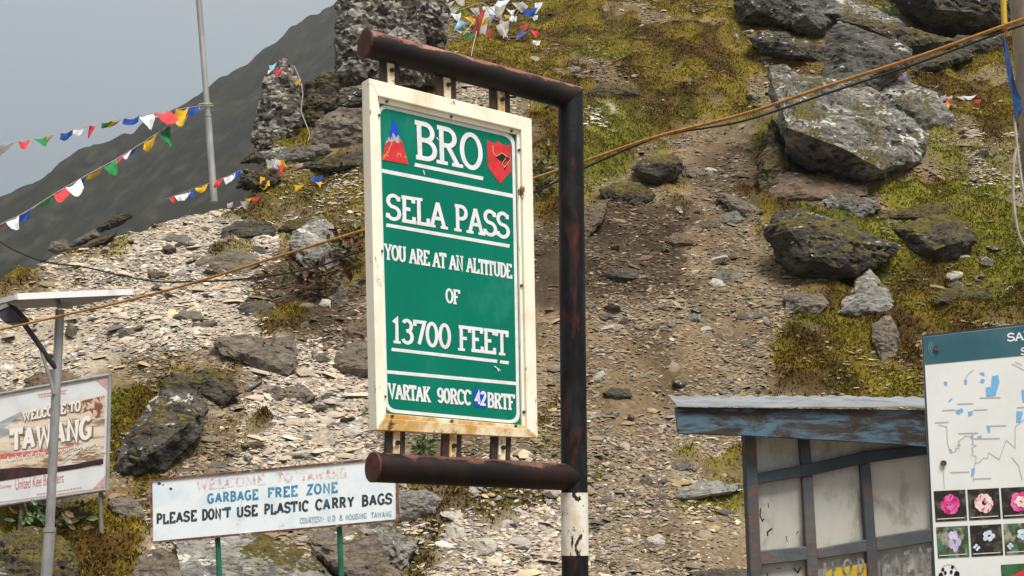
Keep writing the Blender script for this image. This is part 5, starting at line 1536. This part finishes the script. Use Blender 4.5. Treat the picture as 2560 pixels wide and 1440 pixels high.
for i in range(n_ + 1):
    x = 1678 + (2460 - 1678) * i / n_
    rip = 1.6 * math.sin(i * .21) * (.5 + .5 * math.sin(i * .07 + 1)) + 1.5 * math.sin(i * .06) + rnd.uniform(-.5, .5)
    fr = hb.pt(x, 1020 + 6 * (i / n_) + rip, .235)
    bk = fr - hb.n * 1.3 + hb.u * .17 * max(0, 1 - i / 40) + np.array([0, 0, .19 + .006 * math.sin(i * .9)])
    V += [fr, bk, fr - np.array([0, 0, .006]), bk - np.array([0, 0, .006])]
fs = []
for i in range(n_):
    a = 4 * i; b = a + 4
    fs += [(a, b, b + 1, a + 1), (a + 2, a + 3, b + 3, b + 2), (a, a + 2, b + 2, b)]
mb.add(V, fs)
mb.build('roof', M['roof_sheet'], hr)
mb = MB()
for ln, wd in (([(1901, 1270), (1900, 1290), (1906, 1303), (1910, 1296)], 3.2), ([(1919, 1340), (1919, 1330), (1930, 1321)], 4), ([(1920, 1258), (1922, 1270)], 2), ([(1965, 1340), (1968, 1355)], 2), ([(1990, 1335), (1996, 1328)], 2)):
    mb = MB(); hb.line(mb, ln, wd, .002); mb.build('scrawl', M['black'], wall)
for ln, wd in (([(1984, 1420), (1994, 1432), (2002, 1418)], 4), ([(1916, 1430), (1920, 1445)], 3), ([(1940, 1422), (1952, 1420)], 2)): mb = MB(); hb.line(mb, ln, wd, .002); mb.build('scrawl', M['black'], wall)
mb = MB(); hb.sheet(mb, [(2066, 1432), (2080, 1421), (2120, 1416), (2166, 1408), (2170, 1500), (2064, 1500)], .001); mb.build('yellow_patch', M['yellow'], wall)
words(hb, None, [('I', 2055, 2068), ('F', 2078, 2096), ('O', 2106, 2130), ('D', 2142, 2160)], (2055, 1404, 1450, 2160, 1392, 1436), .003, t=.13, serif=False, mat=M['faint_ink'], par=wall)
words(hb, None, [('B', 2205, 2229), ('I', 2236, 2252), ('E', 2258, 2282), ('N', 2294, 2330)], (2205, 1388, 1448, 2330, 1362, 1436), .003, t=.17, serif=False, mat=M['faint_ink'], par=wall)

# ------------------------------------------------------------------ the information board at the right edge
ib = Board(2430, 1150, 5.6, -6)
ir = empty('information_board', np.array([*ib.pt(2600, 1440)[:2], 0]), 'white information board with a teal header, a lake map and flower photographs', 'information board')
IQ = [(2306, 840), (2900, 772), (2960, 1640), (2346, 1640)]
mb = MB(); mb.prism(ib.quad(IQ, 0), ib.n, .02); ip = mb.build('panel', M['paper'], ir)
mb = MB(); ring(ib, mb, [(2304, 838), (2903, 769), (2963, 1644), (2343, 1644)], [(2308.5, 842), (2898, 774), (2957, 1637), (2348.5, 1637)], 3, 2, .001)
mb.build('edge_strip', M['rim'], ir)
for x in (2420, 2860):
    mb = MB(); a = ib.pt(x, 900, -.05); mb.tube([a, np.array([a[0], a[1], 0])], .03, 12); mb.build('post', M['galv'], ir, True)
mb = MB(); ib.sheet(mb, [(2309, 843), (2898, 776), (2904, 856), (2313, 912)], .0015); mb.build('header', M['teal'], ip)
mb = MB(); text(ib, mb, 'SAVE', [(2517, 833), (2600, 824), (2601, 846), (2518, 855)], .003, t=.17); text(ib, mb, 'SACRED LAKES', [(2551, 869), (2760, 848), (2761, 868), (2552, 889)], .003, t=.17); mb.build('lettering', M['vinyl'], ip)
mb = MB()
for i, r_ in enumerate((9, 14, 19)): ib.line(mb, arc(2340, 870, r_, r_ * 1.1, 100, 230, 8), 2, .003)
mb.build('header_swirl', pmat('pale_teal_print', (.12, .24, .25), bump=0), ip)
mb = MB()
def X8(x, y): return (2280 + x / 2.25, 800 + y / 2.25)
lakes = [[(415, 380), (445, 375), (450, 315), (485, 310), (492, 350), (478, 395), (470, 425), (418, 430)], [(378, 295), (405, 295), (408, 315), (390, 308)], [(385, 335), (398, 330), (410, 340), (400, 355), (385, 350)], [(294, 335), (310, 338), (308, 362), (295, 360)],
         [(178, 345), (200, 350), (195, 372), (182, 362)], [(205, 455), (225, 438), (228, 445), (210, 460)], [(245, 510), (280, 495), (290, 512), (262, 532), (250, 525)], [(315, 515), (340, 512), (342, 530), (320, 543)], [(418, 592), (440, 596), (438, 635), (428, 628)],
         [(615, 395), (660, 380), (660, 470), (622, 460)], [(588, 512), (625, 515), (610, 575), (588, 575)], [(332, 645), (345, 645), (345, 668), (334, 662)], [(368, 655), (392, 648), (390, 660), (370, 664)], [(335, 835), (355, 832), (352, 862), (332, 885)], [(213, 725), (225, 730), (222, 748), (213, 748)]]
for p in lakes: mb = MB(); ib.sheet(mb, [X8(*q) for q in p], .0015); mb.build('map_lake', M['lake'], ip)
mb = MB()
for ln in ([(150, 590), (195, 600), (200, 690), (215, 745), (235, 742), (250, 735), (245, 720), (265, 722), (255, 700), (272, 705), (262, 680), (280, 670), (300, 652), (330, 655), (345, 690), (335, 700), (362, 705), (335, 720), (345, 745), (335, 755), (362, 770), (355, 805), (380, 800), (400, 775), (425, 778), (432, 745), (490, 785), (530, 675), (580, 720), (580, 600), (630, 560), (700, 520)],
           [(355, 805), (345, 850), (345, 910)], [(560, 770), (600, 820), (620, 900)], [(300, 330), (320, 300), (345, 280)], [(560, 245), (600, 265), (640, 290)], [(580, 235), (620, 255)]):
    ib.line(mb, [X8(*q) for q in ln], 1.5, .0016)
for x0, x1, y in ((170, 245, 508), (255, 345, 472), (380, 498, 438), (130, 205, 577), (345, 425, 506), (440, 530, 596), (262, 372, 638), (345, 495, 668), (215, 322, 857), (345, 445, 893), (590, 660, 492)): ib.line(mb, [X8(x0, y), X8(x1, y - 3)], 2.2, .0018)
mb.build('map_line', M['mapline'], ip)
mb = MB()
for x, y in ((2340, 871), (2358, 1158)): mb.tube([ib.pt(x, y, 0), ib.pt(x, y, .012)], .013, 14)
mb.build('bolt', M['bolt'], ip)
mb = MB(); ib.line(mb, [(2358, 1168), (2361, 1222)], 1.6, .0017); mb.build('rust_streak', pmat('pale_rust_streak', (.52, .46, .42), bump=0), ip)
def petals(cx, cy, r, n, m, name, off, par, wob=.25, asp=1.0):
    mb = MB(); r2 = random.Random(int(cx))
    for i in range(n):
        a = 2 * math.pi * i / n + r2.uniform(-.2, .2); rr2 = r * r2.uniform(.45, .65)
        px_, py_ = cx + rr2 * math.cos(a), cy + rr2 * math.sin(a) * asp
        ib.sheet(mb, [(px_ + r * .46 * math.cos(k) * r2.uniform(1 - wob, 1), py_ + r * .46 * asp * math.sin(k) * r2.uniform(1 - wob, 1)) for k in np.arange(0, 6.2, .62)], off + .00015 * i)
    mb.build(name, m, par)
x_ = lambda k: 2334 + 84 * k
for row, (y0, y1) in enumerate(((1228, 1305), (1318, 1396))):
    for k in range(6):
        dx = 6 * row; dy = -4.0 * k
        L_, R_ = x_(k) + dx, x_(k) + dx + 79
        mb = MB(); ib.sheet(mb, [(L_, y0 + dy), (R_, y0 + dy - 4), (R_ + 5, y1 + dy - 4), (L_ + 5, y1 + dy)], .0015)
        ph_ = mb.build('photograph', M['photo_leaf'] if (row and k != 1) else M['photo_dark'], ip)
        cx, cy = L_ + 41, (y0 + y1) / 2 + dy - 4
        if row == 0:
            petals(cx + (8 if k == 2 else 0), cy, 27 if k != 1 else 25, 9, M['blush'] if k == 1 else M['magenta'], 'petals', .003, ip)
            if k == 0 or k == 2: petals(cx + (8 if k == 2 else 0), cy, 16, 6, M['magenta' if k == 0 else 'blush'], 'petals', .0055, ip)
        else:
            if k == 0: petals(cx + 4, cy, 17, 5, M['lilac'], 'petals', .003, ip, asp=1.7)
            else:
                petals(cx + 6, cy - 9, 16, 5, M['iceblue'], 'petals', .003, ip); petals(cx - 24, cy + 20, 9, 4, M['iceblue'], 'petals', .005, ip)
        if row == 0 and k != 2:
            mb = MB(); r2 = random.Random(k + 50 * row)
            for _ in range(9):
                a_ = r2.uniform(0, 6.3); q_ = r2.uniform(3, 20); ib.line(mb, [(cx + q_ * math.cos(a_), cy + q_ * math.sin(a_)), (cx + (q_ + 7) * math.cos(a_ + .3), cy + (q_ + 7) * math.sin(a_ + .3))], r2.uniform(1.5, 3), .0075)
            mb.build('petal_veins', M['petal_shade' if row == 0 else 'photo_dark'], ip)
        mb = MB(); ib.line(mb, [(L_ + 8, y1 + dy - 7), (R_ - 2, y1 + dy - 11)], 2.4, .0030); mb.build('caption', M['caption'], ip)
mb = MB()
for c, rx, ry in (((2357, 1424), 4, 5), ((2381, 1418), 4, 4.5), ((2363, 1432), 3.5, 5), ((2378, 1430), 3.5, 5), ((2352, 1440), 6, 9), ((2392, 1436), 7, 9)): ib.sheet(mb, arc(c[0], c[1], rx, ry, 0, 340, 12), .0018)
mb.build('animal_logo', M['black'], ip)
mb = MB(); ib.line(mb, [(2352, 1428), (2358, 1415), (2370, 1411), (2384, 1413), (2392, 1424)], 1.6, .0016); mb.build('logo_outline', M['mapline'], ip)
mb = MB(); ib.sheet(mb, [(2502, 1412), (2640, 1404), (2650, 1560), (2512, 1570)], .0018); mb.build('green_picture', M['leafgreen'], ip)
mb = MB(); ib.sheet(mb, [(2528, 1440), (2560, 1424), (2640, 1420), (2646, 1540), (2540, 1545)], .0028); mb.build('red_picture', M['red'], ip)

# ------------------------------------------------------------------ leafy plants
def leafy(label, x, y, wpx, hpx, n, col1, col2, red=.2, Y=None):
    Y = Y or (hit(x, y + hpx * .4) or 22) - .15
    r = empty('leafy_plant', at(x, y + hpx / 2, Y), label, 'plant')
    ms = [pmat('leaf_green', col1, tuple(c * 1.6 for c in col1), 9, rough=.5, bump=0, spec=.4), pmat('leaf_old', col2, tuple(c * .6 for c in col2), 9, rough=.6, bump=0)]
    mbs = [MB(), MB()]
    r2 = random.Random(int(x))
    sc_ = Y / F
    for i in range(n):
        c = at(x + wpx / 2 * r2.gauss(0, .42), y + hpx / 2 * r2.gauss(0, .42), Y + r2.gauss(0, .14))
        d = np.array([r2.gauss(0, 1), r2.gauss(-.2, .6), r2.gauss(.45, .6)]); d /= np.linalg.norm(d)
        s = np.cross(d, [r2.gauss(0, .4), -1, r2.gauss(.3, .4)]); s /= np.linalg.norm(s)
        L = r2.uniform(16, 34) * sc_; wd = L * r2.uniform(.16, .28); up = np.cross(s, d)
        pts = [c, c + d * L * .35 + s * wd, c + d * L * .75 + s * wd * .7, c + d * L - up * L * .12, c + d * L * .75 - s * wd * .7, c + d * L * .35 - s * wd]
        mid = [c + d * L * .4 - up * wd * .3]
        mbs[1 if r2.random() < red else 0].add(pts + mid, [(0, 1, 6), (1, 2, 6), (2, 3, 6), (3, 4, 6), (4, 5, 6), (5, 0, 6)])
    mbs[0].build('leaves', ms[0], r); mbs[1].build('withered_leaves', ms[1], r)
leafy('leafy green plant with reddish leaves behind the lamp post, under the picture board', 95, 1290, 130, 70, 110, (.045, .085, .022), (.13, .055, .025))
leafy('low plant with brown and green leaves right of the lamp post, under the picture board', 185, 1300, 110, 70, 80, (.05, .075, .022), (.12, .075, .035), .45)
leafy('small bright green plant growing on the long sloping slab at the top', 2285, 38, 60, 36, 50, (.05, .12, .03), (.36, .28, .02), .08)
leafy('tiny green plant at the top edge left of the bright green one', 2228, 18, 34, 26, 24, (.045, .10, .03), (.2, .16, .03), .1)
leafy('dark red and green shrubby plant clinging to the bank left of the sign frame', 870, 620, 90, 90, 110, (.05, .06, .018), (.11, .05, .022), .5)
leafy('brown and dark green shrub on the soil bank lower left of the sign frame', 790, 700, 190, 80, 170, (.04, .05, .015), (.085, .042, .02), .6)
leafy('leafy patch of yellow and green leaves seen between sign frame and post', 1362, 440, 60, 130, 120, (.07, .085, .02), (.16, .09, .025), .3)
leafy('green tuft of leaves under the bottom edge of the sign frame', 1060, 1118, 60, 36, 45, (.05, .085, .025), (.10, .07, .03), .2)
